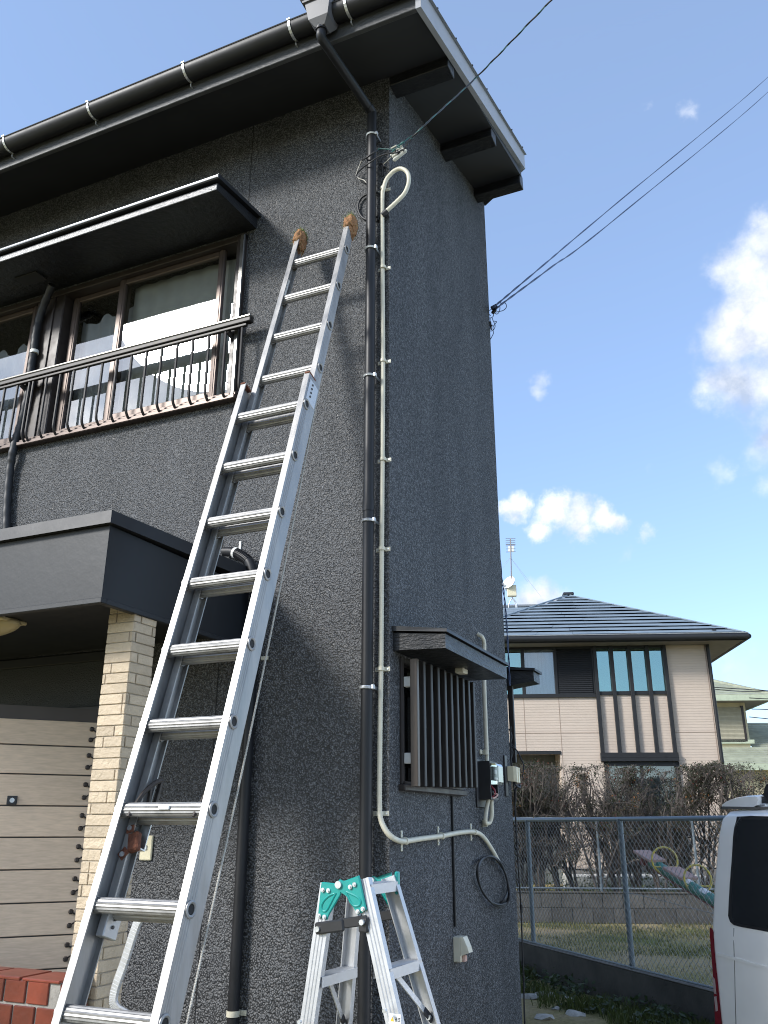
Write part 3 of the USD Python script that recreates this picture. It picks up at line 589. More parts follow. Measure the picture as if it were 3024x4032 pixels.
def rail(parent, xo, s0, s1, sgn, name='rail', n0=.064, d=.064):
    prof = RAILP(sgn, d); X = np.array([1, 0, 0.]); b = MB()
    p0, p1 = lpt(xc(s0) + xo, s0, n0), lpt(xc(s1) + xo, s1, n0)
    b.sweep(prof, p0, p1, X, LN)
    for p, fl in ((p0, 1), (p1, 0)):                                      # end caps
        v = np.array([p + a * X + c * LN for a, c in prof]); f = [[0, 1, 2], [0, 2, 3], [0, 3, 4], [0, 4, 7], [4, 5, 6], [4, 6, 7]]
        b.add(v, [t[::-1] for t in f] if fl else f)
    for gn in (-.020, -.032, -.044): b.sweep([(sgn * .0005, gn - .003), (sgn * .0016, gn), (sgn * .0005, gn + .003)], p0, p1, X, LN, False)   # drawn grooves on the web
    return part(parent, name, b, 'aluminium')
def rung(parent, s, w, n, name='rung'):
    a = np.linspace(0, 2 * np.pi, 30, endpoint=False); r = .0245 + .0010 * np.where(np.arange(30) % 2, 1, -1) * (np.sin(a) > -.3)
    prof = np.c_[r * np.cos(a), r * np.sin(a) * .95]
    x = xc(s); b = MB(); p0, p1 = lpt(x - w / 2 + .004, s, n), lpt(x + w / 2 - .004, s, n)
    b.sweep(prof, p0, p1, LU, LN)
    for p, d in ((p0, 1), (p1, -1)): b.tube([p, p + np.array([d * .010, 0, 0])], .0280, 16)
    R_ = part(parent, name, b, 'aluminium', smooth=25)
    for sg, p in ((1, lpt(x + w / 2, s, n)), (-1, lpt(x - w / 2, s, n))):   # flared ends seen on the rail webs
        e = MB(); c = circle(p + np.array([sg * .003, 0, 0]), LU, LN, 1, 20); ax = c - (p + np.array([sg * .003, 0, 0]))
        e.tube(p + np.array([sg * .002, 0, 0]) + ax * .0225, .0062, 6, closed=True)
        part(R_, 'rung_flare', e, 'aluminium', smooth=40)
        part(R_, 'rung_bore', MB().add(np.vstack([p + np.array([sg * .0022, 0, 0]), p + np.array([sg * .0022, 0, 0]) + ax * .0185]), [[0, 1 + k, 1 + (k + 1) % 20] if sg > 0 else [0, 1 + (k + 1) % 20, 1 + k] for k in range(20)]), 'dark_hole')
def s_at(px, py, o=.04): return float((lplane(px, py, o) - L0 - LN * o) @ LU)
WU, WL = .359, .398
UN, LN_ = .0, .070                      # upper section next to the wall, lower section outside it
su0 = s_at(420, 3690, 0); su1 = s_at(1165, 952)
sl1 = s_at(965, 1530, .1)
for sg in (-1, 1):
    RU = rail(LAD, sg * WU / 2, su0, su1, sg, 'upper_rail', .064)
    RL = rail(LAD, sg * WL / 2, bottom_s + .03, sl1 if sg < 0 else s_at(1250, 1480, .1), sg, 'lower_rail', LN_ + .064, .108)
    # wrapped ends
    e = lpt(xc(su1) + sg * (WU / 2 - .012), su1 + .022, .030)
    w = trimesh.creation.icosphere(subdivisions=4, radius=1.0); q = w.vertices.copy()
    bulge = 1 + .62 * (meshkit.fbm(q * 2.1 + sg * 7, 5, 3) - .5) + .05 * np.sin(q[:, 2] * 22 + q[:, 0] * 6 + 3 * meshkit.noise(q * 3))
    q = np.sign(q) * np.abs(q) ** .8
    q = q * bulge[:, None]; v = e + q[:, :1] * np.array([.034, 0, 0]) + q[:, 1:2] * LN * .046 + q[:, 2:] * LU * .072 - np.clip(-q[:, 1:2] + .2, 0, 1.2) * np.clip(-q[:, 2:] + .3, 0, 1.2) * LU * .055
    w.vertices = v; up = (w.vertices - e) @ LU - .35 * ((w.vertices - e) @ LN) > .030 + .02 * (meshkit.noise(q * 5) - .5)
    fm = up[w.faces].all(1)
    lo = MB().add(w.vertices, w.faces[~fm]); hi = MB().add(w.vertices + (w.vertices - e) * .02, w.faces[fm])
    fz = MB(); r_ = np.random.default_rng(5 + sg)
    for k in range(140):
        i = int(r_.integers(len(q))); d = unit(w.vertices[i] - e + r_.normal(0, .02, 3)); fz.tube([w.vertices[i], w.vertices[i] + d * r_.uniform(.006, .026) + r_.normal(0, .006, 3)], .0007, 3, caps=False)
    WR = part(LAD, 'rail_wrap', lo, 'wrap_brown', True); part(WR, 'wrap_top', hi, 'wrap_green', True); part(WR, 'loose_fibres', fz, 'wrap_green', kind='stuff')
lower_px = ((1050, 1612), (1020, 1810), (940, 2027), (880, 2270), (815, 2545), (735, 2850), (640, 3180), (540, 3580), (430, 4000))
sl = [s_at(*p, o=LN_ + .05) - .004 for p in lower_px]
step = (sl[-1] - sl[0]) / 8
sl = [sl[0] + step * k for k in range(11)]
su = [s_at(*p, o=.05) for p in ((1250, 1007), (1215, 1147), (1175, 1297), (1125, 1462))]
su += [s_at(*p, o=.05) for p in ((1028, 1656), (995, 1855), (968, 2070), (902, 2312), (835, 2583), (749, 2875))]
su = np.polyval(np.polyfit(np.arange(10), su, 1), np.arange(30))
su = [s for s in su if s > su0 + .03]
for s in sl:
    if s > bottom_s + .05: rung(LAD, s, WL, LN_ + .034)
for s in su: rung(LAD, s, WU, .032)
# plastic end caps of the lower section, slide brackets, feet of the upper section
for sg in (-1, 1):
    s1 = sl1 if sg < 0 else s_at(1250, 1480, .1); x = xc(s1) + sg * WL / 2
    fr = lambda c, x=x, s1=s1: np.array([x, 0, 0]) + L0 + c[:, :1] * np.array([1., 0, 0]) + c[:, 1:2] * (LU) + c[:, 2:] * LN + LU * s1
    part(LAD, 'rail_end_cap', MB().bbox(-.027 if sg > 0 else -.002, .002 if sg > 0 else .027, -.004, .006, LN_, LN_ + .068, .002, fr), 'rust')
    BR = part(LAD, 'slide_bracket', MB().bbox(sg * .002 - .002, sg * .002 + .002, -.16, -.03, LN_ - .035, LN_ + .05, .002, fr), 'aluminium_satin')
    for dv in (-.05, -.075, -.10, -.125): part(BR, 'rivet', MB().tube(fr(np.array([[sg * .003, dv, LN_ + .02], [sg * .007, dv, LN_ + .02]])), .006, 8), 'black_plastic')
    xu = xc(su0) + sg * WU / 2
    fu = lambda c, x=xu: np.array([x, 0, 0]) + L0 + c[:, :1] * np.array([1., 0, 0]) + c[:, 1:2] * LU + c[:, 2:] * LN + LU * su0
    FT = part(LAD, 'rail_foot', MB().bbox(-.030 if sg > 0 else -.003, .003 if sg > 0 else .030, -.01, .085, -.004, .069, .003, fu), 'aluminium_satin' if sg < 0 else 'ladder_dark')
    for dv in (.025, .05): part(FT, 'bolt', MB().tube(fu(np.array([[-sg * .031, dv, .034], [-sg * .035, dv, .034]])), .006, 8), 'black_plastic')
    # rung lock: curved hook over the rung of the lower section
    sh = s_at(545, 3180, LN_ + .05); sh = min(sl, key=lambda t: abs(t - sh)); xh = xc(sh) + sg * (WL / 2 - .06)
    P = lambda s, n, xh=xh: lpt(xh, sh + s, n)
    hk = smoothpath([P(.145, -.0), P(.125, .03), P(.075, .075), P(.030, .098), P(-.005, .115), P(-.03, .122)], 5)
    H = part(LAD, 'rung_hook', MB().tube(hk, np.linspace(.010, .006, len(hk)), 6).bar(P(.10, .05), P(.02, .03), .012, .010, up=LN).bar(P(.15, .0), P(.02, .0), .014, .012, up=LN), 'ladder_dark', smooth=40)
    part(H, 'hook_plate', MB().bar(P(-.02, .012), P(-.115, .012), .04, .004, up=LN).bar(P(-.115, .012), P(-.115, .055), .05, .004, up=LU), 'galvanised')
# rusty return spring and bracket on the left rail, sticker
sh = s_at(520, 3325, .03); xh = xc(sh) - WU / 2 + .034
part(LAD, 'rusty_latch', MB().bar(lpt(xh - .006, sh + .035, .05), lpt(xh + .012, sh - .03, .05), .045, .03, up=LN, bev=.006).bar(lpt(xh - .02, sh + .055, .066), lpt(xh - .014, sh + .03, .066), .03, .006, up=LN).bar(lpt(xh - .028, sh - .055, .066), lpt(xh - .006, sh - .028, .066), .03, .006, up=LN), 'rust', label='rusty latch bracket on the left rail')
for dv in (.045, -.045): part(LAD, 'bolt', MB().tube([lpt(xh - .018, sh + dv, .068), lpt(xh - .018, sh + dv, .075)], .009, 8), 'galvanised')
for q in ((1155, 1130),):
    s = s_at(*q, o=.03); x = xc(s) - WU / 2 + .004
    part(LAD, 'sticker', MB().bar(lpt(x + .001, s + .09, .034), lpt(x + .001, s - .08, .034), .001, .04, up=LN), 'sticker')
s = sl[6]; part(LAD, 'worn_label', MB().bbox(xc(s) - .01, xc(s) + .035, -.01, .0, -.006, .006, .001, lambda c: c + (L0 + LU * s + LN * (LN_ + .0545)) * [0, 1, 1]), 'sticker')
# pull rope hanging behind the ladder
ra = lpt(xc(-1.1) + .16, -1.15, -.015); r0 = onPlane(1185, 1900, lpt(0, 0, -.02), LN); r1 = onPlane(735, 4032, lpt(0, 0, -.05), LN); r2 = r1 + (r1 - r0) * .25
rp_ = smoothpath([ra, r0, (r0 + r1) / 2 + [0.006, 0, -.02], r1, r2], 16); tw_ = MB()
for ph in (0, 2.09, 4.19):
    t = np.linspace(0, len(rp_) * 9, len(rp_) * 12) ; base_ = np.array([np.interp(np.linspace(0, len(rp_) - 1, len(t)), np.arange(len(rp_)), rp_[:, k]) for k in range(3)]).T
    tw_.tube(base_ + .0024 * np.c_[np.cos(t * 4 + ph), np.sin(t * 4 + ph), 0 * t], .0026, 5)
solid('pull_rope', tw_, 'rope', 'thin white twisted rope hanging taut beside the right rail of the extension ladder', 'rope')
# bent aluminium grab bar by the porch
gb = [onY(x, y, -1.06) for x, y in ((575, 3600), (548, 3622), (525, 3680), (490, 3790), (455, 3890), (447, 3945), (462, 3975), (485, 3990), (520, 4010))]
gb = smoothpath(gb, 6); hb = MB()
prof = [(-.004, -.018), (.004, -.018), (.007, 0), (.004, .018), (-.004, .018), (-.007, 0)]
for p, q in zip(gb[:-1], gb[1:]): 
    hb.bar(p - unit(q - p) * .003, q + unit(q - p) * .003, .014, .036, up=np.cross(unit(q - p), (0, 1, 0)) , bev=.004)
solid('grab_handle', hb, 'aluminium_satin', 'bent silver grab bar seen between the lowest rungs of the tall ladder', 'handle')

# ---------------------------------------------------------------- step ladder with teal hinges
SA = math.radians(3.3); Rg = np.array([math.sin(SA), math.cos(SA), 0]); Sp = np.array([math.cos(SA), -math.sin(SA), 0])
PV = onZ(1342, 3482, 1.62)                                  # near hinge pin
SO = PV.copy()
STL = newthing('step_ladder', 'silver folding step ladder with teal hinges standing at the foot of the house corner', 'step ladder', SO * [1, 1, 0])
def sp(a, r, z): return SO * [1, 1, 0] + Sp * a + Rg * r + np.array([0, 0, z])
def onS(px, py, r=0.0): q = onPlane(px, py, SO + Rg * r, Rg); return float((q - SO) @ Sp), float(q[2])
def z3(x, y): return 900 + .5425 * x, 3300 + .5425 * y
# near rails: centre lines from the photograph
topR, botR = np.array(onS(*z3(965, 300))), np.array(onS(*z3(1225, 1349)))
topL, botL = np.array(onS(*z3(715, 330))), np.array(onS(*z3(595, 1349)))
dR, dL = unit(botR - topR), unit(botL - topL)
topz = topR[1]
WTOP = .205; FL = .06                                            # width at the top, flare per metre
def railpt(side, r_far, L):
    t, d = (topR, dR) if side > 0 else (topL, dL)
    p = t + d * L
    r = (WTOP + FL * L) if r_far else -FL * L
    return sp(p[0], r, p[1])
def sl_rail(side, far):
    t, d = (topR, dR) if side > 0 else (topL, dL); Lmax = (t[1] - .01) / -d[1]
    p, q = railpt(side, far, 0.0 if side > 0 else .0), railpt(side, far, Lmax); ax = unit(q - p)
    Y = unit(np.cross(Rg, ax)); Xr = unit(np.cross(ax, Y)); sg = -1 if far else 1
    if Xr @ Rg < 0: Xr = -Xr
    w, dp = .050, .024
    prof = [(0, -w / 2), (sg * dp, -w / 2), (sg * dp, -w / 2 + .003), (sg * .003, -w / 2 + .003), (sg * .003, w / 2 - .003), (sg * dp, w / 2 - .003), (sg * dp, w / 2), (0, w / 2)]
    b = MB().sweep(prof, p, q, Xr, Y)
    v = np.array([p + a * Xr + c * Y for a, c in prof]); b.add(v, [[0, 1, 2], [0, 2, 3], [0, 3, 4], [0, 4, 7], [4, 5, 6], [4, 6, 7]])
    for g_ in (-.012, 0, .012): b.sweep([(sg * -.0003, g_ - .002), (sg * -.0014, g_), (sg * -.0003, g_ + .002)], p, q, Xr, Y, False)
    R_ = part(STL, 'rail', b, 'aluminium_satin')
    part(STL, 'rail_shoe', MB().bar(q - ax * .05, q + ax * .008, .03, .056, up=Y, bev=.004), 'black_rubber')
    return p, q, ax, Xr, Y
FR = {(s, f): sl_rail(s, f) for s in (1, -1) for f in (0, 1)}
for side in (1, -1):
    d = dR if side > 0 else dL
    top_step = .02 if side > 0 else .05
    Ls = [0.015] if side > 0 else []
    nxt = np.linalg.norm(np.array(onS(*z3(1160, 930) if side > 0 else z3(680, 1010))) - (topR if side > 0 else topL))
    Ls += [nxt + .30 * k for k in range(5)]
    for i, L in enumerate(Ls):
        t = (topR if side > 0 else topL); 
        if (t + d * L)[1] < .15: continue
        p, q = railpt(side, 0, L) + Rg * .004, railpt(side, 1, L) - Rg * .004
        ax = FR[(side, 0)][2]; a3 = Sp
        b = MB(); wd, hg = (.058, .030)
        prof = [(-wd / 2, 0), (wd / 2, 0), (wd / 2, -hg), (wd / 2 - .003, -hg), (wd / 2 - .003, -.003), (-wd / 2 + .003, -.003), (-wd / 2 + .003, -hg), (-wd / 2, -hg)]
        b.sweep(prof, p, q, Sp, np.array([0, 0, 1.]))
        for g_ in np.linspace(-.022, .022, 7): b.sweep([(g_ - .002, .0002), (g_, .0014), (g_ + .002, .0002)], p, q, Sp, np.array([0, 0, 1.]), False)
        part(STL, 'tread' if i or side < 0 else 'top_tread', b, 'aluminium_satin')
        if i or side < 0:      # diagonal brace under the tread, at the far rail
            pb = q - Rg * (.13) + [0, 0, -hg]; qb = railpt(side, 1, L + .17) - Rg * .012
            BRc = part(STL, 'brace', MB().bar(pb, qb, .018, .004, up=Sp), 'aluminium_satin')
            part(BRc, 'brace_end', MB().bar(qb - unit(qb - pb) * .035, qb + unit(qb - pb) * .018, .024, .012, up=Sp, bev=.005), 'black_plastic')
            part(BRc, 'bolt', MB().tube([qb - Rg * .003, qb - Rg * .012], .008, 8), 'galvanised')
# teal hinge plates, near and far
near_R = [(960, 270), (975, 330), (1015, 520), (950, 555), (880, 430), (800, 370), (790, 330), (820, 298), (850, 310)]
near_L = [(683, 318), (680, 335), (655, 578), (725, 592), (740, 550), (825, 405), (830, 345), (800, 330), (715, 320)]
for far in (0, 1):
    for nm, poly, off in (('R', near_R, .006), ('L', near_L, .001)):
        pts = np.array([onS(*z3(*p)) for p in poly]); r0_ = (WTOP + .002 + off if far else -.002 - off); sg = 1 if far else -1
        c = pts.mean(0)
        P3 = lambda k, r: np.array([sp(a, r, z) for a, z in k])
        inner, outer = P3(pts, r0_), P3(pts, r0_ + sg * .004); ins = P3(c + (pts - c) * .93, r0_ + sg * .007)
        n = len(pts); b = MB(); V = np.vstack([inner, outer, ins]); F = []
        for k in range(n):
            j = (k + 1) % n
            F += [[k, j, n + j], [k, n + j, n + k], [n + k, n + j, 2 * n + j], [n + k, 2 * n + j, 2 * n + k]]
        V = np.vstack([V, ins.mean(0)]); F += [[2 * n + k, 2 * n + (k + 1) % n, 3 * n] for k in range(n)]
        b.add(V, F)
        HP = part(STL, 'hinge_plate', b, 'teal_plastic')
        emb = [(865, 385), (900, 400), (950, 425), (975, 455), (965, 485), (930, 490), (905, 465), (885, 425)] if nm == 'R' else [(790, 398), (745, 415), (705, 450), (685, 495), (695, 525), (720, 525), (745, 485), (770, 435)]
        e2 = smoothpath([np.array([*onS(*z3(*p))]) for p in emb], 3); e3 = np.array([sp(a, r0_ + sg * .007, z) for a, z in e2])
        part(HP, 'moulded_rib', MB().tube(e3, .0035, 6, closed=True), 'teal_plastic', smooth=40)
        for bx in (((933, 335), (902, 352), (994, 511), (957, 530)) if nm == 'R' else ((699, 375), (738, 379), (672, 562), (710, 570))):
            a, z = onS(*z3(*bx)); part(HP, 'bolt', MB().tube([sp(a, r0_ + sg * .006, z), sp(a, r0_ + sg * .012, z)], .0072, 8).tube([sp(a, r0_ + sg * .012, z), sp(a, r0_ + sg * .015, z)], .004, 8), 'galvanised')
    if far: part(STL, 'hinge_cap', MB().bbox(topR[0] + .022, topR[0] + .034, WTOP - .016, WTOP + .008, topR[1] - .055, topR[1] + .016, .004, lambda c: np.array([sp(a_, r_, z_) for a_, r_, z_ in c])), 'teal_plastic')
    a, z = onS(*z3(817, 336)); r0_ = WTOP if far else 0; sg = 1 if far else -1
    part(STL, 'hinge_pin', MB().tube([sp(a, r0_, z), sp(a, r0_ + sg * .022, z)], .0115, 12), 'galvanised', smooth=40)
    # black spreader stay
    A_, B_ = np.array(onS(*z3(675, 655))), np.array(onS(*z3(995, 606))); r_ = (WTOP + .014) if far else -.014
    if far: A_ = A_ + [.0, .0]
    K = part(STL, 'stay', MB().bar(sp(*[A_[0] - .012], r_ + sg * .004, A_[1]), sp(A_[0] + (B_[0] - A_[0]) * .58, r_ + sg * .004, A_[1] + (B_[1] - A_[1]) * .58), .012, .036, up=(0, 0, 1), bev=.005)
             .bar(sp(A_[0] + (B_[0] - A_[0]) * .45, r_, A_[1] + (B_[1] - A_[1]) * .5 + .004), sp(B_[0] + .014, r_, B_[1] + .006), .008, .030, up=(0, 0, 1), bev=.003)
             .bbox(-.016, .016, -.006, .006, -.03, .016, .004, lambda c: sp(B_[0], r_, B_[1]) + c[:, :1] * Sp + c[:, 1:2] * Rg + c[:, 2:] * np.array([0, 0, 1])), 'black_plastic')
    for q in (A_, B_): part(K, 'bolt', MB().tube([sp(q[0], r_ + sg * .004, q[1]), sp(q[0], r_ + sg * .016, q[1])], .0085, 8), 'galvanised')
for q, side in ((z3(586, 1308), -1), (z3(1195, 1228), 1)):
    a, z = onS(*q); part(STL, 'rivet', MB().tube([sp(a, -.085 * .6, z), sp(a, -.062, z)], .006, 8), 'galvanised')
a, z = onS(*z3(1235, 1325)); L = np.linalg.norm(np.array([a, z]) - topR); r_ = -FL * L - .0016
stf = lambda c: sp(a, r_, z) + c[:, :1] * Sp + c[:, 1:2] * Rg + c[:, 2:] * np.array([0, 0, 1.])
ST_ = part(STL, 'warning_label', MB().bbox(-.020, .020, -.0006, 0, -.045, .022, .0003, stf), 'sticker')
part(ST_, 'warning_triangle', MB().prism([(-.014, .002), (-.002, .002), (-.008, .014)], -.0012, -.0008, lambda v: stf(np.c_[v[:, 0], v[:, 2], v[:, 1]])), 'sticker_yellow')
for i_, (txt, x, z_, h_) in enumerate((('危険', .001, .003, .010),)):
    b = MB()
    for k in range(2):                                  # two small blocks of strokes for the printed characters
        x_ = x + k * .010
        for dz in (0, .004, .008): b.bbox(x_, x_ + .007, -.0012, -.0007, z_ + dz, z_ + dz + .0015, .0001, stf)
        b.bbox(x_ + .003, x_ + .0042, -.0012, -.0007, z_, z_ + .010, .0001, stf)
    part(ST_, 'print', b, 'black_plastic')

# ---------------------------------------------------------------- conduits, cables, boxes on the walls
CR = .0125
cp_ = [onY(x, y, -.032) for x, y in ((1518, 835), (1561, 795), (1590, 765), (1605, 735), (1610, 705), (1603, 678), (1580, 664), (1556, 671), (1536, 688), (1520, 710), (1510, 745))]
cp_ += [onY(1505, 790, -.026), onY(1506, 1000, -.02), onY(1508, 1400, -.02), onY(1506, 1800, -.02), onY(1503, 2150, -.02), onY(1501, 2550, -.02), onY(1496, 2900, -.02), onY(1494, 3150, -.022)]
side_pts = [onX(x, y, .022) for x, y in ((1590, 3312), (1660, 3302), (1740, 3291), (1810, 3278), (1870, 3276), (1905, 3298), (1940, 3350), (1962, 3392))]
cnr = [onY(1499, 3225, -.03), np.array([.005, -.035, onY(1520, 3278, -.03)[2]]), np.array([.032, .0, onX(1552, 3305, .02)[2]])]
cpath = smoothpath(cp_ + cnr + side_pts, 8)
dd = np.r_[0, np.cumsum(np.linalg.norm(np.diff(cpath, axis=0), axis=1))]; nn = int(dd[-1] / .006)
fine = np.array([np.interp(np.linspace(0, dd[-1], nn), dd, cpath[:, k]) for k in range(3)]).T
CON = newthing('cable_conduit', 'long cream corrugated conduit running down the house corner beside the downpipe, looped at its top', 'conduit', (-.03, -.02, 1.9))
part(CON, 'pipe', MB().tube(fine, CR + .0008 * np.where(np.arange(nn) % 2, 1, -1), 10), 'cream_plastic', smooth=40)
part(CON, 'end_coupling', MB().tube([fine[0] + (fine[0] - fine[3]) * 1.5, fine[2]], CR * 1.25, 12), 'black_rubber', smooth=40)
for y in (742, 1052, 1420, 1808, 2160, 2633, 3203):
    x = 1508 if y < 2000 else (1503 if y < 2300 else (1500 if y < 2900 else 1494))
    p = onY(x, y, -.022); b = MB()
    b.tube([p + [0, 0, -.009], p + [0, 0, .009]], CR + .004, 14).bbox(p[0] - .040, p[0] + .040, -.004, .0, p[2] - .011, p[2] + .011, .002).bbox(p[0] - CR - .003, p[0] + CR + .003, -.02, -.002, p[2] - .009, p[2] + .009, .001)
    CL = part(CON, 'conduit_saddle', b, 'cream_plastic', smooth=35)
    for s in (-1, 1): part(CL, 'screw', MB().tube([(p[0] + s * .029, -.004, p[2]), (p[0] + s * .029, -.007, p[2])], .0045, 8), 'galvanised')
for x, y in ((1597, 3311), (1740, 3291), (1868, 3276)):
    p = onX(x, y, .022); b = MB()
    b.tube([p + [0, -.010, .002], p + [0, .010, -.002]], CR + .004, 14).bbox(0, .004, p[1] - .010, p[1] + .010, p[2] - .046, p[2] + .046, .002).bbox(.002, .02, p[1] - .01, p[1] + .01, p[2] - CR - .003, p[2] + CR + .003, .001)
    CL = part(CON, 'conduit_saddle', b, 'cream_plastic', smooth=35)
    for s in (-1, 1): part(CL, 'screw', MB().tube([(.004, p[1], p[2] + s * .034), (.007, p[1], p[2] + s * .034)], .0045, 8), 'galvanised')
# coiled black cable at the conduit's lower end
b = MB(); c0 = onX(1942, 3562, .03); rx = .0; pts = [onX(1958, 3388, .022)]
cl = [(1962, 3392), (1990, 3440), (2003, 3500), (1998, 3545), (1975, 3562), (1940, 3555), (1905, 3520), (1885, 3470), (1882, 3420), (1900, 3385), (1925, 3372), (1955, 3385), (1985, 3430), (2003, 3490), (2006, 3530), (1990, 3560), (1962, 3568), (1930, 3550), (1895, 3500), (1879, 3450), (1884, 3405), (1905, 3378), (1935, 3372), (1965, 3390), (1992, 3445), (1999, 3500), (1985, 3540), (1968, 3556)]
pts = [onX(x, y, .016 + .012 * (i % 3)) for i, (x, y) in enumerate(cl)]
b.tube(smoothpath(pts, 6), .0062, 8)
solid('coiled_cable', b, 'black_rubber', 'coil of black cable hanging on the side wall at the end of the cream conduit', 'cable', smooth=True)
# black cable ring behind the downpipe at the conduit's upper end
b = MB(); rc = onY(1460, 814, -.018)
zc = lambda x, y: onY(1350 + .211 * x, 500 + .211 * y, -.016)
b.tube(smoothpath([zc(*p) for p in ((775, 1600), (700, 1640), (640, 1680), (540, 1725), (450, 1730), (370, 1690), (310, 1610), (285, 1500), (300, 1400), (350, 1320), (430, 1265), (530, 1230), (640, 1230), (710, 1280), (755, 1370), (760, 1460), (725, 1560), (690, 1650), (655, 1740))], 6), .0068, 8)
solid('cable_ring', b, 'black_rubber', 'ring of black cable behind the downpipe below the porcelain insulator', 'cable', smooth=True)
# drop wire with insulator
zy = lambda x, y, w=-.06: onY(1350 + .211 * x, 500 + .211 * y, w)
far_end = CAM + ray(2480, -300) * 4.2
k0 = zy(1125, 440, -.09)
mid = CAM + ray(1880, 450) * 6.6
def wire_to(p0, via, p1, n=30):
    return smoothpath([p0] + via + [p1], 10)
w0 = k0; wpts = smoothpath([w0, CAM + ray(1650, 513) * np.linalg.norm(k0 - CAM) / np.linalg.norm(ray(1650, 513)) * .90, CAM + ray(1880, 300) * 5.0, CAM + ray(2175, -3) * 4.5, far_end], 24)
DW = newthing('drop_wire', 'black and teal service wire rising from the house corner to the upper right', 'cable', w0)
t = np.linspace(0, 1, len(wpts)) * len(wpts) * 1.1
tw1 = np.c_[np.cos(t), np.sin(t) * .5, np.sin(t)] * .0035
part(DW, 'black_wire', MB().tube(wpts + tw1, .0048, 6), 'wire_black', smooth=True)
gk = zy(1130, 285, -.09)
part(DW, 'teal_wire', MB().tube(np.vstack([smoothpath([gk, zy(1280, 170, -.09), wpts[18]], 6)[:-1], wpts[18:] - tw1[18:]]), .0024, 6), 'wire_teal', smooth=True)
part(DW, 'teal_knot', MB().tube(smoothpath([gk, zy(1150, 300, -.085), zy(1100, 285, -.09), zy(1060, 330, -.09), zy(1010, 350, -.09), zy(1060, 370, -.09), zy(990, 400, -.09), zy(930, 440, -.09), zy(915, 470, -.09), zy(980, 420, -.085), zy(900, 418, -.085), zy(780, 410, -.08), zy(690, 410, -.08), zy(640, 425, -.085)], 5), .0032, 6).tube([zy(1070, 330, -.09), zy(1125, 285, -.09)], .0062, 8), 'wire_teal', smooth=True)
part(DW, 'wire_tail', MB().tube(smoothpath([zy(640, 430, -.085), zy(590, 470, -.105), zy(500, 530, -.11), zy(430, 580, -.10), zy(355, 615, -.06)], 5), .006, 7), 'wire_black', smooth=True)
part(DW, 'pale_wire', MB().tube(smoothpath([zy(355, 615, -.06), zy(310, 720, -.04), zy(260, 850, -.03), zy(250, 910, -.03), zy(300, 960, -.03), zy(390, 990, -.03), zy(440, 1040, -.03)], 5), .003, 6), 'rope', smooth=True)
part(DW, 'wire_tail', MB().tube(smoothpath([w0, zy(1100, 425, -.085), zy(1010, 480, -.09), zy(880, 490, -.10), zy(750, 520, -.105), zy(640, 570, -.11), zy(530, 645, -.115), zy(430, 715, -.10), zy(350, 780, -.06), zy(270, 860, -.03), zy(255, 930, -.03), zy(330, 970, -.025), zy(410, 1000, -.02), zy(450, 1060, -.02)], 5), .0045, 7), 'wire_black', smooth=True)
ins = MB(); i0, i1 = zy(1060, 410, -.07), zy(1040, 570, -.07)
ax = unit(zy(1090, 440, -.07) - zy(940, 560, -.07)); sd = unit(np.cross(ax, (0, 1, 0)))
ctr = zy(1035, 490, -.07)
for o, L_ in ((-.022, .10), (.0, .085), (.022, .09)):
    ins.tube([ctr + sd * o - ax * L_ * .5, ctr + sd * o - ax * L_ * .42, ctr + sd * o + ax * L_ * .42, ctr + sd * o + ax * L_ * .5], [.006, .012, .012, .006], 10)
part(DW, 'insulator', ins, 'porcelain', smooth=50)
part(DW, 'insulator_core', MB().tube([ctr - sd * .02, ctr + sd * .02], .014, 10), 'black_rubber', smooth=True)
part(DW, 'anchor_wire', MB().tube([zy(960, 510, -.06), zy(860, 600, -.05), zy(750, 705, -.02)], .0022, 6).tube([zy(900, 400, -.08), zy(1000, 345, -.09)], .005, 6), 'porcelain')
part(DW, 'anchor_hook', MB().tube(smoothpath([zy(740, 920, -.004), zy(740, 800, -.01), zy(735, 730, -.02), zy(690, 715, -.02), zy(690, 690, -.02), zy(740, 690, -.02), zy(780, 730, -.02), zy(740, 740, -.012)], 4), .0055, 6), 'black_rubber', smooth=True)

# electricity meter
zq = lambda x, y, X=0.0: onX(1400 + .4822 * x, 2350 + .4822 * y, X)
MY0, MY1, MZ0, MZ1 = 1.315, 1.47, 1.945, 2.165
MT = newthing('electricity_meter', 'dark grey electricity meter with a clear rounded cover, cream pipe entering above', 'meter', (.05, 1.39, 1.94))
part(MT, 'backboard', MB().bbox(.0, .012, 1.28, 1.50, 1.90, 2.18, .003), 'black_plastic')
cs = mbox(.012, .085, MY0, MY1, MZ0, MZ1) - mbox(.045, .1, MY0 + .008, MY1 - .008, MZ0 + .012, MZ1 - .012)
part(MT, 'case', man(cs), 'grey_plastic' if False else 'black_plastic')
cv = hull(np.vstack([[(x, y, z) for x in (.085, .115) for y in (MY0 + .012, MY1 - .012) for z in (2.03, 2.15)], [(.128, y, z) for y in (MY0 + .03, MY1 - .03) for z in (2.045, 2.135)]]))
part(MT, 'clear_cover', man(cv), 'clear_cover')
part(MT, 'register', MB().bbox(.05, .098, MY0 + .03, MY1 - .03, 2.055, 2.135, .004), 'display')
part(MT, 'register_label', MB().bbox(.098, .100, MY0 + .045, MY0 + .09, 2.09, 2.115, .0005).bbox(.098, .100, MY0 + .04, MY1 - .045, 2.06, 2.072, .0005), 'white_plastic')
b = MB().tube(smoothpath([(.06, MY0 + .07, 2.03), (.085, MY0 + .075, 2.0), (.085, MY0 + .075, 1.975), (.06, MY0 + .06, 1.955)], 5), .006, 7); part(MT, 'red_wire', b, 'wire_red', smooth=True)
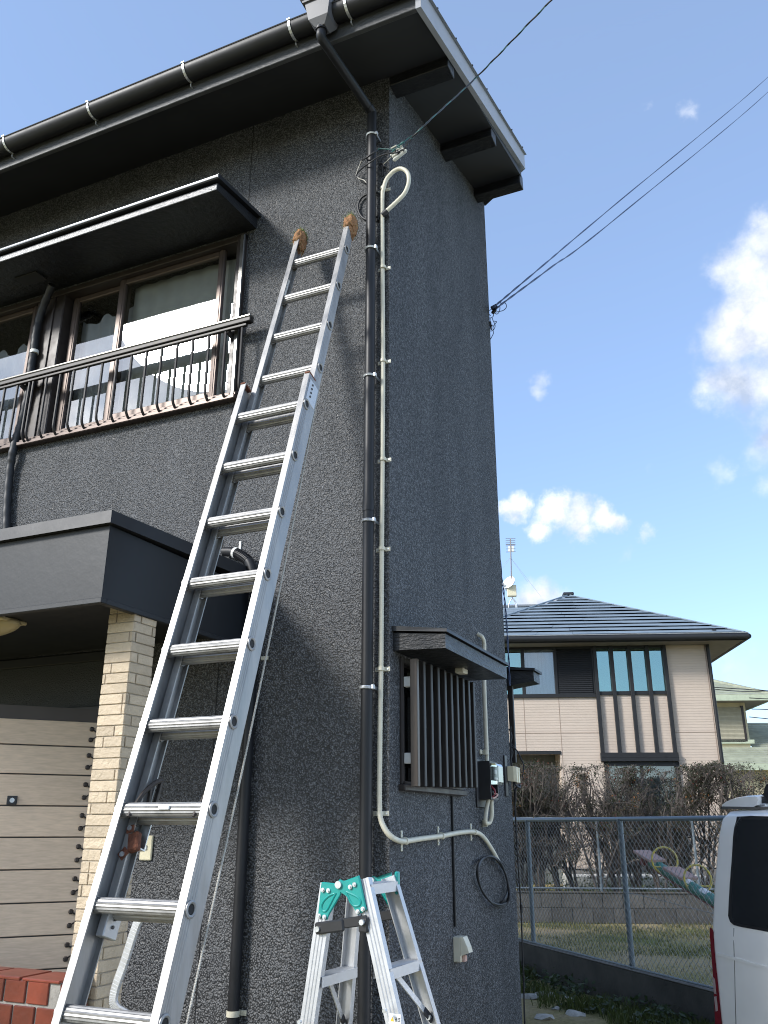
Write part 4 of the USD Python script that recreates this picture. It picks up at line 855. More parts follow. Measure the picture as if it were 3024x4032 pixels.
b = MB().tube(smoothpath([(.05, MY0 + .02, 1.955), (.09, MY0 + .05, 1.955), (.10, MY0 + .085, 1.975), (.08, MY0 + .07, 1.98)], 5), .005, 7); part(MT, 'pink_wire', b, 'wire_pink', smooth=True)
b = MB().tube(smoothpath([(.045, MY0 + .04, 1.975), (.08, MY0 + .05, 1.99), (.07, MY0 + .08, 1.96)], 4), .008, 6); part(MT, 'black_wire', b, 'wire_black', smooth=True)
up_ = smoothpath([zq(995, 302, .004), zq(1030, 325, .03), zq(1048, 370, .032), zq(1050, 450, .03), zq(1050, 700, .03), zq(1060, 1000, .03), zq(1073, 1345, .03)], 8)
PI_ = newthing('meter_pipe', 'cream pipe bending out of the side wall and down into the electricity meter', 'conduit', up_[-1])
part(PI_, 'pipe', MB().tube(up_, .0135, 10), 'cream_plastic', smooth=True)
q = zq(1065, 1268, .03); part(PI_, 'pipe_saddle', MB().tube([q + [0, 0, -.016], q + [0, 0, .016]], .0175, 12).bbox(0, .01, q[1] - .045, q[1] + .02, q[2] - .014, q[2] + .014, .003), 'cream_plastic', smooth=35)
lp_ = smoothpath([zq(1085, 1655, .05), zq(1068, 1740, .04), zq(1060, 1830, .035), zq(1075, 1850, .035), zq(1100, 1835, .045), zq(1113, 1770, .055), zq(1110, 1660, .055)], 8)
LP = newthing('meter_loop_pipe', 'short cream pipe bent into a loop below the electricity meter', 'conduit', lp_[len(lp_) // 2])
part(LP, 'pipe', MB().tube(lp_, .0125, 10), 'cream_plastic', smooth=True)
q = zq(1050, 1850, .01); part(LP, 'pipe_clip', MB().bbox(0, .03, q[1] - .008, q[1] + .008, q[2] - .02, q[2] + .02, .003), 'cream_plastic')
# cream junction box at the wall's far edge
JB = newthing('junction_box', 'small cream terminal box at the far edge of the side wall, right of the meter', 'box', (.05, 1.96, 2.0))
part(JB, 'mount', MB().bbox(0, .012, 1.89, 1.945, 1.98, 2.24, .003), 'black_plastic')
q0, q1 = zq(1245, 1380, .03), zq(1245, 1512, .03); yb = 1.93
cov = hull(np.vstack([[(x, y, z) for x in (.015, .055) for y in (yb, yb + .10) for z in (q1[2] + .01, q0[2])], [(.075, y, z) for y in (yb + .012, yb + .088) for z in (q1[2] - .0, q0[2] - .008)]]))
part(JB, 'cover', man(cov), 'cream_plate'); part(JB, 'rib', MB().bbox(.073, .079, yb + .045, yb + .055, q1[2] + .002, q0[2] - .01, .001), 'cream_plate')
part(JB, 'wires', MB().tube(smoothpath([(.04, yb + .03, q1[2] + .02), (.06, yb + .04, q1[2] - .02), (.07, yb + .09, q1[2] - .03), (.06, yb + .11, q1[2] - .01), (.05, yb + .06, q1[2] - .04), (.04, yb + .07, q1[2] - .12)], 6), .007, 7), 'wire_black', smooth=True)
# cream outlet cover
OC = newthing('outlet_cover', 'cream weatherproof outlet box low on the side wall', 'outlet', (.03, .87, 1.1))
zo = lambda x, y, X: onX(1700 + .4215 * x, 3100 + .4215 * y, X)
o0, o1 = zo(195, 1395, 0), zo(195, 1635, 0); oy = o0[1]
part(OC, 'base_box', MB().bbox(0, .042, oy, oy + .075, o1[2], o0[2], .004), 'cream_plastic')
part(OC, 'hood', man(hull([(.042, oy, o0[2]), (.042, oy + .075, o0[2]), (.055, oy + .004, o0[2] + .0), (.055, oy + .071, o0[2]), (.042, oy, o1[2] + .03), (.042, oy + .075, o1[2] + .03), (.085, oy + .006, o1[2] + .045), (.085, oy + .069, o1[2] + .045), (.078, oy + .006, o1[2] + .07), (.078, oy + .069, o1[2] + .07)])), 'cream_plastic')
part(OC, 'socket', MB().bbox(.042, .058, oy + .02, oy + .055, o1[2] + .0, o1[2] + .03, .003), 'wire_pink')
# door intercom plate
d0, d1 = onY(570, 3290), onY(570, 3387); dx0, dx1 = onY(557, 3340)[0], onY(603, 3340)[0]
DB = newthing('door_bell', 'cream door bell plate with a square button on the dark wall behind the ladder', 'door bell', (dx0, 0, d1[2]))
part(DB, 'plate', MB().bbox(dx0, dx1, -.014, 0, d1[2], d0[2], .004), 'cream_plate')
zc_ = (d0[2] + d1[2]) / 2; xc_ = (dx0 + dx1) / 2
part(DB, 'button_frame', MB().bbox(xc_ - .012, xc_ + .012, -.017, -.012, zc_ - .012, zc_ + .012, .002), 'grey_plastic'); part(DB, 'button', MB().bbox(xc_ - .009, xc_ + .009, -.020, -.015, zc_ - .009, zc_ + .009, .002), 'white_plastic')
# black duct right of the ladder and over the canopy
D1 = newthing('black_duct', 'black pipe on the front wall between the tall ladder and the step ladder', 'pipe', (-.767, -.03, 0))
dp = smoothpath([(-.99, -.035, 3.23), (-.93, -.04, 3.22), (-.87, -.05, 3.19), (-.80, -.055, 3.13), (-.768, -.05, 3.0), (-.766, -.036, 2.8), (-.766, -.034, 2.2), (-.767, -.034, 1.2), (-.767, -.034, -.05)], 10)
part(D1, 'pipe', MB().tube(dp, .027, 14), 'black_pvc', smooth=True)
b = MB()
for k in range(14):
    i = 14 + k; b.tube([dp[i] - (dp[i + 1] - dp[i]) * .15, dp[i] + (dp[i + 1] - dp[i]) * .15], .030, 14)
part(D1, 'flexible_bend', b, 'black_rubber')
q = onY(900, 2205, -.03)
part(D1, 'pipe_saddle', MB().tube([(-.915, -.042, 3.215), (-.900, -.044, 3.208)], .031, 14).bbox(-.915, -.900, -.008, 0, 3.2, 3.29, .002), 'white_plastic', smooth=35)
z_ = onY(920, 3990, -.03)[2]
part(D1, 'pipe_saddle', MB().tube([(-.767, -.034, z_ - .012), (-.767, -.034, z_ + .012)], .031, 14).bbox(-.815, -.715, -.006, 0, z_ - .012, z_ + .012, .002), 'cream_plastic', smooth=35)
z_ = onY(1040, 2590, -.01)[2]
part(D1, 'pipe_saddle', MB().bbox(-.735, -.690, -.006, 0, z_ - .010, z_ + .010, .002).tube([(-.766, -.034, z_ - .010), (-.766, -.034, z_ + .010)], .031, 14), 'cream_plastic', smooth=35)
zw = lambda x, y, Y=-.035: onY(.6631 * x, 1000 + .6631 * y, Y)
D2 = newthing('air_conditioner_duct', 'grey wrapped air conditioner duct running down past the upper window on the left', 'duct', zw(40, 1640))
dp2 = smoothpath([zw(310, 185, -.12), zw(262, 300, -.06), zw(232, 390), zw(212, 480), zw(203, 560), zw(188, 650, -.03), zw(180, 730, -.03), zw(172, 800, -.03), zw(150, 900, -.03), zw(120, 1020, -.03), zw(95, 1100, -.04), zw(75, 1180, -.05), zw(62, 1260, -.04), zw(48, 1400), zw(40, 1530), zw(38, 1640)], 8)
part(D2, 'duct', MB().tube(dp2, .027 + .0018 * np.sin(np.arange(len(dp2)) * 1.3), 12), 'dark_paint', smooth=True)
i = 6 * 8 - 9; part(D2, 'tie', MB().tube([zw(205, 575, -.035), zw(203, 592, -.035)], .031, 12), 'white_plastic', smooth=35)
# service wires at the far corner of the side wall
BX = onY(1935, 1230, 2.02); NW = newthing('service_wires', 'pair of thin overhead wires from a dark bracket at the far corner of the house', 'cable', BX)
zb_ = lambda x, y, Y=2.06: onY(1900 + .1582 * x, 1100 + .1582 * y, Y)
for k, (st, e0, e1) in enumerate(((zb_(230, 730), (2425, 803), (3024, 303)), (zb_(300, 760), (2440, 848), (3024, 362)))):
    Dd = lambda px, dist: CAM + ray(*px) * dist
    d0 = np.linalg.norm(st - CAM) / np.linalg.norm(ray(1940, 1210))
    w = smoothpath([st, zb_(430 + 100 * k, 560 + 15 * k, 2.07), Dd((2137 + 31 * k, 1046 + 8 * k), d0 * 1.18), Dd(e0, d0 * 1.6), Dd(e1, d0 * 3.0), Dd((3300, 20 + 60 * k), d0 * 4)], 40)
    a = np.arange(len(w)) * .30; off = np.c_[np.cos(a), 0 * a, np.sin(a)] * .004 * np.linspace(1, 1, len(w))[:, None]
    part(NW, 'wire', MB().tube(w + off, .0058, 6).tube(w - off, .0058, 6), 'wire_blue', smooth=True)
part(NW, 'terminal', MB().bar(zb_(215, 730), zb_(365, 650), .03, .03, bev=.005).bar(zb_(240, 850), zb_(330, 735), .02, .028, bev=.005), 'black_plastic')
part(NW, 'terminal', MB().bar(zb_(195, 1050), zb_(215, 1250), .02, .012, bev=.003).bar(zb_(230, 1170), zb_(232, 1130), .012, .014, bev=.003), 'black_plastic')
for pts in (((410, 580), (470, 590), (545, 580), (590, 630), (590, 700), (520, 770), (420, 800), (300, 820)), ((430, 650), (430, 740), (400, 830), (350, 865), (290, 830)), ((140, 780), (180, 770), (220, 745)), ((150, 960), (220, 955), (265, 920), (280, 850)),
            ((190, 970), (190, 1050)), ((240, 960), (270, 1040), (305, 1110), (310, 1180), (270, 1260), (220, 1285), (160, 1280)), ((290, 1040), (350, 1055), (310, 1110), (265, 1180), (262, 1270), (272, 1340), (230, 1430), (185, 1510)), ((150, 850), (200, 910))):
    part(NW, 'jumper', MB().tube(smoothpath([zb_(*p, 2.06 + .01 * (i % 3)) for i, p in enumerate(pts)], 6), .0032, 5), 'wire_blue', smooth=True)
# cable hanging down the far edge
ed = [(1929, 1420), (1934, 1520), (1938, 1660), (1946, 1800), (1953, 1950), (1962, 2120), (1975, 2270), (1983, 2330), (1990, 2400), (1996, 2480), (2003, 2600), (2008, 2700)]
b = MB(); pth = smoothpath([onY(x, y, 2.10) for x, y in ed], 10); a = np.arange(len(pth)) * .5
for s in (0, math.pi): b.tube(pth + np.c_[np.cos(a + s), np.sin(a + s), 0 * a] * .0045, .0036, 6)
solid('hanging_cable', b, 'wire_blue', 'thin twisted cable hanging down along the far edge of the side wall, above the hood', 'cable', smooth=True)
ed = [(2010, 2860), (2012, 2980), (2026, 3120), (2032, 3260), (2040, 3400), (2047, 3500), (2052, 3580), (2056, 3700), (2062, 3850), (2064, 3960), (2067, 4040), (2070, 4150)]
b = MB(); b.tube(smoothpath([onY(x, y, 2.13) for x, y in ed], 8), .0052, 7)
q = onY(2053, 3575, 2.13); b.tube([q + [0, 0, -.03], q + [0, 0, .02]], .009, 8)
solid('ground_cable', b, 'wire_black', 'black cable running down the far edge of the side wall to the weeds', 'cable', smooth=True)
b = MB()
for pts in (((2005, 2870), (2015, 2900), (2008, 2935), (2018, 2960), (2012, 2990)), ((2010, 2935), (2035, 2955), (2050, 2985), (2062, 3015), (2058, 3060)), ((2004, 2925), (2024, 2940), (2004, 2960)), ((2000, 2870), (2008, 2990), (2014, 3010))):
    b.tube(smoothpath([onY(x, y, 2.14 + .01 * (i % 2)) for i, (x, y) in enumerate(pts)], 6), .0048, 6)
solid('wire_tangle', b, 'wire_black', 'tangle of black wires behind the wall edge above the cream terminal box', 'cable', smooth=True)
# ---------------------------------------------------------------- chain-link fence on its low wall
FA = onZ(2039, 3705, .36) * [1, 1, 0]; FB = onZ(2808, 3904, .36) * [1, 1, 0]; fd = unit(FB - FA); fn = np.array([fd[1], -fd[0], 0]);
if fn @ (CAM - FA) < 0: fn = -fn                                    # towards the viewer
ffr = lambda c: FA + c[:, :1] * fd + c[:, 1:2] * fn + np.c_[0 * c[:, 2], 0 * c[:, 2], c[:, 2]]
def onF(px, py, o=0.0): q = onPlane(px, py, FA + fn * o, fn); return float((q - FA) @ fd), float(q[2])
FL_ = float(np.linalg.norm(FB - FA)); F0, F1 = -3.2, FL_ + .55; WT = .36; FT_ = 1.868
FE = newthing('chain_link_fence', 'blue grey chain-link fence on a low concrete wall beside the dark house', 'fence', FA + fd * 1.5)
part(FE, 'footing_wall', MB().bbox(F0, F1, -.12, .03, -.2, WT, .012, ffr), 'concrete_dark')
part(FE, 'wall_coping', MB().bbox(F0, F1, -.122, .032, WT + .001, WT + .012, .004, ffr), 'concrete')
RT = .024
part(FE, 'top_rail', MB().tube(ffr(np.array([[F0, -.02, FT_], [F1, -.02, FT_]])), RT, 12), 'fence_steel', smooth=True)
part(FE, 'bottom_rail', MB().tube(ffr(np.array([[F0, .0, WT + .03], [F1, .0, WT + .03]])), .012, 8), 'fence_steel', smooth=True)
p1s, p2s = onF(2085, 3500)[0], onF(2463, 3560)[0]; sp_ = p2s - p1s
for k in range(-1, 3):
    s = p1s + sp_ * k
    if F0 < s < F1:
        PO = part(FE, 'post', MB().tube(ffr(np.array([[s, -.02, WT - .05], [s, -.02, FT_]])), .030, 12).tube(ffr(np.array([[s, -.02, FT_ - .03], [s, -.02, FT_ - .0]])), .034, 12), 'fence_steel', smooth=40)
        part(PO, 'tie_wire', MB().tube(circle(ffr(np.array([[s, -.02, 1.12]]))[0], fd, fn, .033, 12), .006, 5, closed=True), 'fence_steel')
w_ = MB(); pit = .075; H0, H1 = WT + .035, FT_ - .02; hh = H1 - H0
for s0 in np.arange(F0 - hh, F1, pit):
    for sg in (1, -1):
        sA, sB = (s0, s0 + hh) if sg > 0 else (s0 + hh, s0)
        n = 2
        if max(sA, sB) < F0 or min(sA, sB) > F1: continue
        t = np.linspace(0, 1, int(hh / pit * 2) + 1); q = np.c_[sA + (sB - sA) * t, .012 + .0035 * np.cos(np.pi * np.arange(len(t))) * sg, H0 + hh * t]
        q = q[(q[:, 0] >= F0) & (q[:, 0] <= F1)]
        if len(q) > 1: w_.tube(ffr(q), .0027, 4, caps=False)
part(FE, 'wire_mesh', w_, 'wire_steel', kind='stuff')
part(FE, 'tension_wire', MB().tube(ffr(np.array([[p2s, .01, 1.12], [p2s + .3, .012, 1.11], [F1, .012, 1.0]])), .003, 5), 'wire_steel')

# ---------------------------------------------------------------- block wall, fence and hedge across the playground
U2 = unit(np.array([.945, .330, 0])); N2 = np.array([U2[1], -U2[0], 0])     # N2 points to the viewer
BA = onZ(2380, 3636, 0)
gfr = lambda c: BA * [1, 1, 0] + c[:, :1] * U2 + c[:, 1:2] * N2 + np.c_[0 * c[:, 2], 0 * c[:, 2], c[:, 2]]
def onG(px, py, back=0.0): q = onPlane(px, py, BA - N2 * back, N2); return float((q - BA) @ U2), float(q[2])
GB = .42                                                                   # garden level behind the block wall
b = MB(); b.hexa(gfr(np.array([[-40, 0.05 - .2, -1], [40, -.15, -1], [40, -60, -1], [-40, -60, -1], [-40, -.15, GB], [40, -.15, GB], [40, -60, GB], [-40, -60, GB]], float)))
solid('garden_ground', b, 'ground', 'raised garden ground behind the block wall', 'ground', kind='structure')
BW = newthing('block_wall', 'low weathered concrete block wall across the playground under the bare hedge', 'wall', BA)
bz = onG(2400, 3518)[1]; nrow = 2; bh = bz / nrow; bl = .40
part(BW, 'core', MB().box(-7, 9, -.14, -.012, -.1, bz - .01, gfr), 'concrete_dark')
for r in range(nrow):
    s = -7 + (bl / 2 if r else 0)
    while s < 8.6:
        part(BW, 'block', MB().bbox(s + .008, s + bl - .008, -.012, .0 + rng.uniform(-.003, .004), r * bh + .005, (r + 1) * bh - .005, .006, gfr), 'block'); s += bl
part(BW, 'cap', MB().bbox(-7, 9, -.15, .02, bz + .001, bz + .03, .008, gfr), 'concrete_dark')
RF = newthing('rail_fence', 'far grey steel rail fence standing on the block wall in front of the hedge', 'fence', BA + np.array([0, 0, bz]))
ft2 = onG(2500, 3222)[1]; fb2 = onG(2500, 3500)[1]
part(RF, 'top_rail', MB().tube(gfr(np.array([[-7, -.07, ft2], [9, -.07, ft2]])), .024, 8), 'fence_steel', smooth=True)
part(RF, 'bottom_rail', MB().tube(gfr(np.array([[-7, -.07, fb2], [9, -.07, fb2]])), .018, 8), 'fence_steel', smooth=True)
s0 = onG(2363, 3400)[0]
for k in range(-3, 5):
    part(RF, 'post', MB().tube(gfr(np.array([[s0 + 1.9 * k, -.07, bz], [s0 + 1.9 * k, -.07, ft2]])), .026, 8), 'fence_steel', smooth=True)

# ---------------------------------------------------------------- the pink-beige house
ND = 3.6                                                                   # metres behind the block wall
NO = BA - N2 * ND
def onN(px, py, back=0.0): q = onPlane(px, py, NO - N2 * back, N2); return float((q - NO) @ U2), float(q[2])
nfr = lambda c: NO * [1, 1, 0] + c[:, :1] * U2 + c[:, 1:2] * N2 + np.c_[0 * c[:, 2], 0 * c[:, 2], c[:, 2]]
zn = lambda x, y: (1900 + .6775 * x, 2250 + .6775 * y)
NH = newthing('neighbour_house', 'two-storey house with pinkish beige siding and a hipped blue grey slate roof', 'house', NO + U2 * 1 + np.array([0, 0, GB]))
sR = onN(*zn(1345, 760))[0]; sLft = sR - 10; zE = onN(*zn(900, 395))[1]; DEP = 7.5
lower_open = [onN(*zn(195, 1047)), onN(*zn(450, 1047))]
big_win = [onN(*zn(705, 1107)), onN(*zn(1140, 1107))]
ow = m3.Manifold(); 
def nb(s0, s1, t0, t1, z0, z1):
    return hull(nfr(np.array([(s, t, z) for s in (s0, s1) for t in (t0, t1) for z in (z0, z1)], float)))
wallN = nb(sLft, sR, -DEP, 0, 0, zE + .12)
wx = [onN(*zn(130, 465)), onN(*zn(660, 712))]
bay_x = [onN(*zn(x, 585))[0] for x in (658, 755, 859, 965, 1066)]
bz_t, bz_s, bz_b, bz_bb = onN(*zn(850, 440))[1], onN(*zn(850, 708))[1], onN(*zn(900, 1055))[1], onN(*zn(900, 1105))[1]
w_l, w_r = onN(*zn(190, 585))[0] - 2.0, bay_x[0] - .05
wz0, wz1 = onN(*zn(400, 718))[1], onN(*zn(400, 448))[1]
wallN -= nb(w_l, w_r, -.12, .1, wz0, wz1)
wallN -= nb(bay_x[0], bay_x[-1], -.12, .1, bz_s, bz_t)
wallN -= nb(lower_open[0][0] - 1.0, lower_open[1][0], -1.2, .1, 0, lower_open[0][1])
wallN -= nb(big_win[0][0], big_win[1][0], -.12, .1, GB, big_win[0][1])
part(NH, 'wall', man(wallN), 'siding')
for x, z0, z1 in ((onN(*zn(448, 830))[0], GB, wz0), (onN(*zn(243, 830))[0], lower_open[0][1], wz0), (onN(*zn(1330, 760))[0], GB, zE)):
    part(NH, 'panel_joint', MB().box(x - .006, x + .006, -.01, .004, z0, z1, nfr), 'siding_joint')
zj = onN(*zn(560, 938))[1]
for a, b_ in ((sLft, bay_x[0] - .03), (bay_x[-1] + .06, sR)): part(NH, 'panel_joint', MB().box(a, b_, -.01, .004, zj - .006, zj + .006, nfr), 'siding_joint')
# upper-left windows
UW = part(NH, 'window', MB().box(w_l, w_r, -.06, .03, wz1 - .02, zE + .12, nfr).box(w_l, w_r, -.06, .05, wz0 - .07, wz0 + .02, nfr), 'frame_black')
xw = [w_l, onN(*zn(232, 585))[0], onN(*zn(246, 585))[0], onN(*zn(418, 585))[0], onN(*zn(432, 585))[0], onN(*zn(640, 585))[0]]
for a, b_ in ((xw[1] - .02, xw[2]), (xw[3], xw[4])): part(UW, 'mullion', MB().box(a, b_, -.06, .035, wz0, wz1, nfr), 'frame_black')
part(UW, 'pane', MB().box(w_l, xw[1], -.05, -.045, wz0, wz1, nfr), 'pane_green')
part(UW, 'backing', MB().box(w_l, w_r, -.115, -.11, wz0, wz1, nfr), 'curtain_grey')
cb = MB(); n = 60; X_ = np.linspace(xw[2], xw[3], n); off = -.085 + .012 * np.sin(np.arange(n) * .9) * (.5 + .5 * np.sin(np.arange(n) * .23))
cb.add(np.vstack([nfr(np.c_[X_, off, np.full(n, wz0)]), nfr(np.c_[X_, off, np.full(n, wz1)])]), [[i, i + 1, n + i + 1, n + i] for i in range(n - 1)])
part(UW, 'curtain', cb, 'house_curtain', True)
part(UW, 'pane', MB().box(xw[2], xw[3], -.05, -.045, wz0, wz1, nfr), 'pane')
SHT = part(NH, 'shutter', MB().box(xw[4], xw[5], -.03, -.005, wz0, wz1, nfr).box(xw[5], w_r, -.03, .05, wz0, wz1, nfr), 'frame_black')
nl = 24
for i in range(nl):
    z = wz0 + (wz1 - wz0) * (i + .15) / nl; part(SHT, 'louvre', MB().hexa(nfr(np.array([[xw[4] + .03, -.004, z], [xw[5] - .03, -.004, z], [xw[5] - .03, .030, z], [xw[4] + .03, .030, z], [xw[4] + .03, -.004, z + .05], [xw[5] - .03, -.004, z + .05], [xw[5] - .03, .008, z + .05], [xw[4] + .03, .008, z + .05]]))), 'frame_black')
# bay of four panes with long mullions
BAY = part(NH, 'bay_window', MB().box(bay_x[0] - .05, bay_x[-1] + .05, -.06, .05, bz_t - .03, zE + .12, nfr), 'frame_black')
part(BAY, 'sill', MB().box(bay_x[0], bay_x[-1], -.06, .04, bz_s - .04, bz_s + .05, nfr), 'frame_black')
for i, x in enumerate(bay_x):
    x2 = x
    part(BAY, 'mullion', MB().bbox(x - .045, x + .045, .0, .085, bz_b - .02, zE + .1, .004, nfr), 'frame_black')
for a, b_ in zip(bay_x[:-1], bay_x[1:]):
    part(BAY, 'pane', MB().box(a + .045, b_ - .045, -.03, -.025, bz_s + .05, bz_t - .03, nfr), 'pane_green')
part(BAY, 'backing', MB().box(bay_x[0], bay_x[-1], -.115, -.11, bz_s, bz_t, nfr), 'house_curtain')
part(BAY, 'bay_beam', MB().bbox(bay_x[0] - .06, bay_x[-1] + .06, .0, .12, bz_bb, bz_b, .006, nfr).bbox(bay_x[0] - .06, bay_x[-1] + .06, .0, .125, (bz_b + bz_bb) / 2 - .01, (bz_b + bz_bb) / 2 + .01, .004, nfr), 'frame_black')
LW = part(NH, 'large_window', MB().box(big_win[0][0], big_win[0][0] + .09, -.1, .04, GB, big_win[0][1], nfr).box(big_win[1][0] - .09, big_win[1][0], -.1, .04, GB, big_win[0][1], nfr).box(big_win[0][0], big_win[1][0], -.1, .04, big_win[0][1] - .10, big_win[0][1], nfr)
          .box((big_win[0][0] + big_win[1][0]) / 2 - .04, (big_win[0][0] + big_win[1][0]) / 2 + .04, -.1, .0, GB, big_win[0][1], nfr), 'frame_black')
part(LW, 'curtain', MB().box(big_win[0][0], big_win[1][0], -.115, -.105, GB, big_win[0][1], nfr), 'curtain_grey')
part(LW, 'pane', MB().box(big_win[0][0] + .09, big_win[1][0] - .09, -.03, -.025, GB, big_win[0][1] - .1, nfr), 'pane')
part(NH, 'porch_recess', MB().box(lower_open[0][0] - 1, lower_open[1][0], -1.19, -1.18, 0, lower_open[0][1], nfr), 'curtain_grey')
part(NH, 'lintel', MB().box(lower_open[0][0] - 1, lower_open[1][0] + .02, -.02, .02, lower_open[0][1] - .07, lower_open[0][1] + .01, nfr), 'frame_black')
pr = onN(*zn(1300, 440)); part(NH, 'downpipe', MB().tube(nfr(np.array([[sR - .0, .05, GB], [sR - .0, .05, zE - .05], [sR + .05, .25, zE + .05], [sR + .1, .5, zE + .12]])), .045, 8), 'frame_black', smooth=True)
# roof
OV = .62
eR = onPlane(*zn(1527, 352), NO + N2 * OV, N2); sER, zER = float((eR - NO) @ U2), float(eR[2])
zER -= .03
ap = None; wa = 4.0
for _ in range(20):
    q = onPlane(*zn(497, 140), NO - N2 * wa, N2); sA, zA = float((q - NO) @ U2), float(q[2]); wa = .5 * wa + .5 * min(max((sER - sA) - OV, 2.0), 6.0)
RO = part(NH, 'roof', MB().add(nfr(np.array([[2 * sA - sER, OV, zER], [sER, OV, zER], [sA, -wa, zA - .03], [sER, -2 * wa - OV, zER], [2 * sA - sER, -2 * wa - OV, zER]])), [[0, 1, 2], [1, 3, 2], [3, 4, 2], [4, 0, 2], [0, 4, 3], [0, 3, 1]]), 'slate_edge')  # near-black base paints the shadow lines in the gaps under the slates
nc = 13; eps = .046
def L3(a, b_, t): return a + (b_ - a) * t
cF = [np.array([2 * sA - sER, OV, zER]), np.array([sER, OV, zER])]; cB = [np.array([2 * sA - sER, -2 * wa - OV, zER]), np.array([sER, -2 * wa - OV, zER])]; apx = np.array([sA, -wa, zA])
for (P_, Q_) in ((cF[0], cF[1]), (cF[1], cB[1])):
    nrm = unit(np.cross(Q_ - P_, apx - P_)); nrm = nrm if nrm[2] > 0 else -nrm
    for k in range(nc):
        t0, t1 = k / nc, min((k + 1.12) / nc, .999)
        a0, a1, b0, b1 = L3(P_, apx, t0), L3(Q_, apx, t0), L3(P_, apx, t1), L3(Q_, apx, t1)
        width = np.linalg.norm(a1 - a0); ns = max(1, int(width / .91))
        lo_, hi_ = nrm * eps, nrm * .004
        rb2 = np.random.default_rng(k); o_ = 0 if k % 2 else .5
        cuts = np.unique(np.clip(np.r_[0, (np.arange(ns + 1) + o_) / (ns + 1e-9), 1], 0, 1))
        for c0, c1 in zip(cuts[:-1], cuts[1:]):
            if (c1 - c0) * width < .08: continue
            g_ = .004 / width
            u0, u1, v0, v1 = L3(a0, a1, c0 + g_), L3(a0, a1, c1 - g_), L3(b0, b1, c0 + g_), L3(b0, b1, c1 - g_)
            lo2 = lo_ * (1 + rb2.uniform(-.12, .12))
            part(RO, 'slate', MB().hexa(nfr(np.array([u0 + nrm * .029 + (v0 - u0) * .10, u1 + nrm * .029 + (v1 - u1) * .10, v1 - nrm * .004, v0 - nrm * .004, u0 + lo2, u1 + lo2, v1 + hi_, v0 + hi_]))), 'slate_roof')
for P_ in (cF[0], cF[1], cB[1]):
    pp = nfr(np.array([P_ + [0, 0, .03], apx + [0, 0, .02]])); 
    for k in range(nc): part(RO, 'hip_cap', MB().bar(L3(pp[0], pp[1], k / nc), L3(pp[0], pp[1], (k + 1.1) / nc), .16, .035, bev=.006), 'slate_roof')
part(RO, 'apex_cap', MB().bbox(sA - .16, sA + .16, -wa - .16, -wa + .16, zA - .02, zA + .07, .02, nfr), 'slate_edge')
part(NH, 'soffit', MB().box(2 * sA - sER + .05, sER - .05, -2 * wa - OV + .05, OV - .05, zER - .16, zER - .13, nfr), 'soffit_tan')
part(NH, 'fascia', MB().box(2 * sA - sER, sER, OV - .05, OV, zER - .17, zER - .01, nfr).box(sER - .05, sER, -2 * wa - OV, OV - .05, zER - .17, zER - .01, nfr), 'frame_black')
part(NH, 'gutter', MB().tube(nfr(np.array([[2 * sA - sER, OV + .06, zER - .08], [sER + .04, OV + .06, zER - .08]])), .075, 10).tube(nfr(np.array([[sER + .05, OV + .05, zER - .08], [sER + .05, -2 * wa - OV, zER - .08]])), .07, 10), 'frame_black', smooth=True)
part(NH, 'gutter_rim', MB().tube(nfr(np.array([[2 * sA - sER, OV + .10, zER - .0], [sER + .04, OV + .10, zER - .0]])), .012, 6), 'wire_steel')
# rear wing on the left with its own ridge
rg = onPlane(1976 , 2392, NO - N2 * (wa + .8), N2); zr = float(rg[2]); sr0 = float((rg - NO) @ U2)
b = MB()
for k in range(7):
    t0 = k * .42; y0, y1 = wa + .8 - t0, wa + .8 - t0 - .46; z0, z1 = zr - t0 * .42, zr - (t0 + .46) * .42
    part(NH, 'wing_slate_course', MB().hexa(nfr(np.array([[sr0 - 6, -y1, z1 - .03], [sA - .2 + .0, -y1, z1 - .03], [sA - .2, -y0, z0 - .03], [sr0 - 6, -y0, z0 - .03], [sr0 - 6, -y1, z1 + .03], [sA - .2, -y1, z1 + .03], [sA - .2, -y0, z0 + .005], [sr0 - 6, -y0, z0 + .005]]))), 'slate_roof')
part(NH, 'ridge_cap', MB().bar(*nfr(np.array([[sr0 - 6, -(wa + .8), zr + .03], [sA - .1, -(wa + .8), zr + .03]])), .2, .07, bev=.01), 'roof_metal')
# aerial and dish on that ridge
za = lambda x, y: onPlane(1950 + .1808 * x, 2050 + .1808 * y, NO - N2 * (wa + .7), N2)
AN = newthing('roof_aerial', 'thin television aerial mast with horizontal rods on the slate roof ridge', 'aerial', za(370, 1700))
part(AN, 'mast', MB().tube([za(370, 1700), za(352, 1200), za(330, 390)], .020, 7), 'antenna', smooth=True)
for y, x0, x1 in ((392, 225, 440), (437, 225, 435), (483, 228, 436), (521, 230, 440), (549, 230, 435), (614, 235, 440), (680, 235, 445)):
    part(AN, 'rod', MB().tube([za(x0, y + 3), za(x1, y - 4)], .009 if y != 521 else .014, 5), 'antenna')
part(AN, 'reflector_screen', MB().add([za(292, 545), za(388, 545), za(388, 675), za(292, 675)], [[0, 1, 2, 3]]).tm(trimesh.creation.box([.001, .001, .001])) if False else MB().bar(za(310, 550), za(310, 670), .09, .008, up=N2).bar(za(372, 550), za(372, 670), .09, .008, up=N2), 'dish')
for x, y in ((700, 1330), (1000, 1660), (180, 940), (165, 1030)): part(AN, 'guy_wire', MB().tube([za(335, 805), za(x, y)], .0035, 4), 'wire_steel')
for pts in (((370, 1690), (310, 1780), (290, 1930)), ((370, 1690), (430, 1790), (455, 1900)), ((380, 1690), (460, 1790), (480, 1920))): part(AN, 'leg', MB().tube(smoothpath([za(*p) for p in pts], 4), .016, 6), 'galvanised', smooth=True)
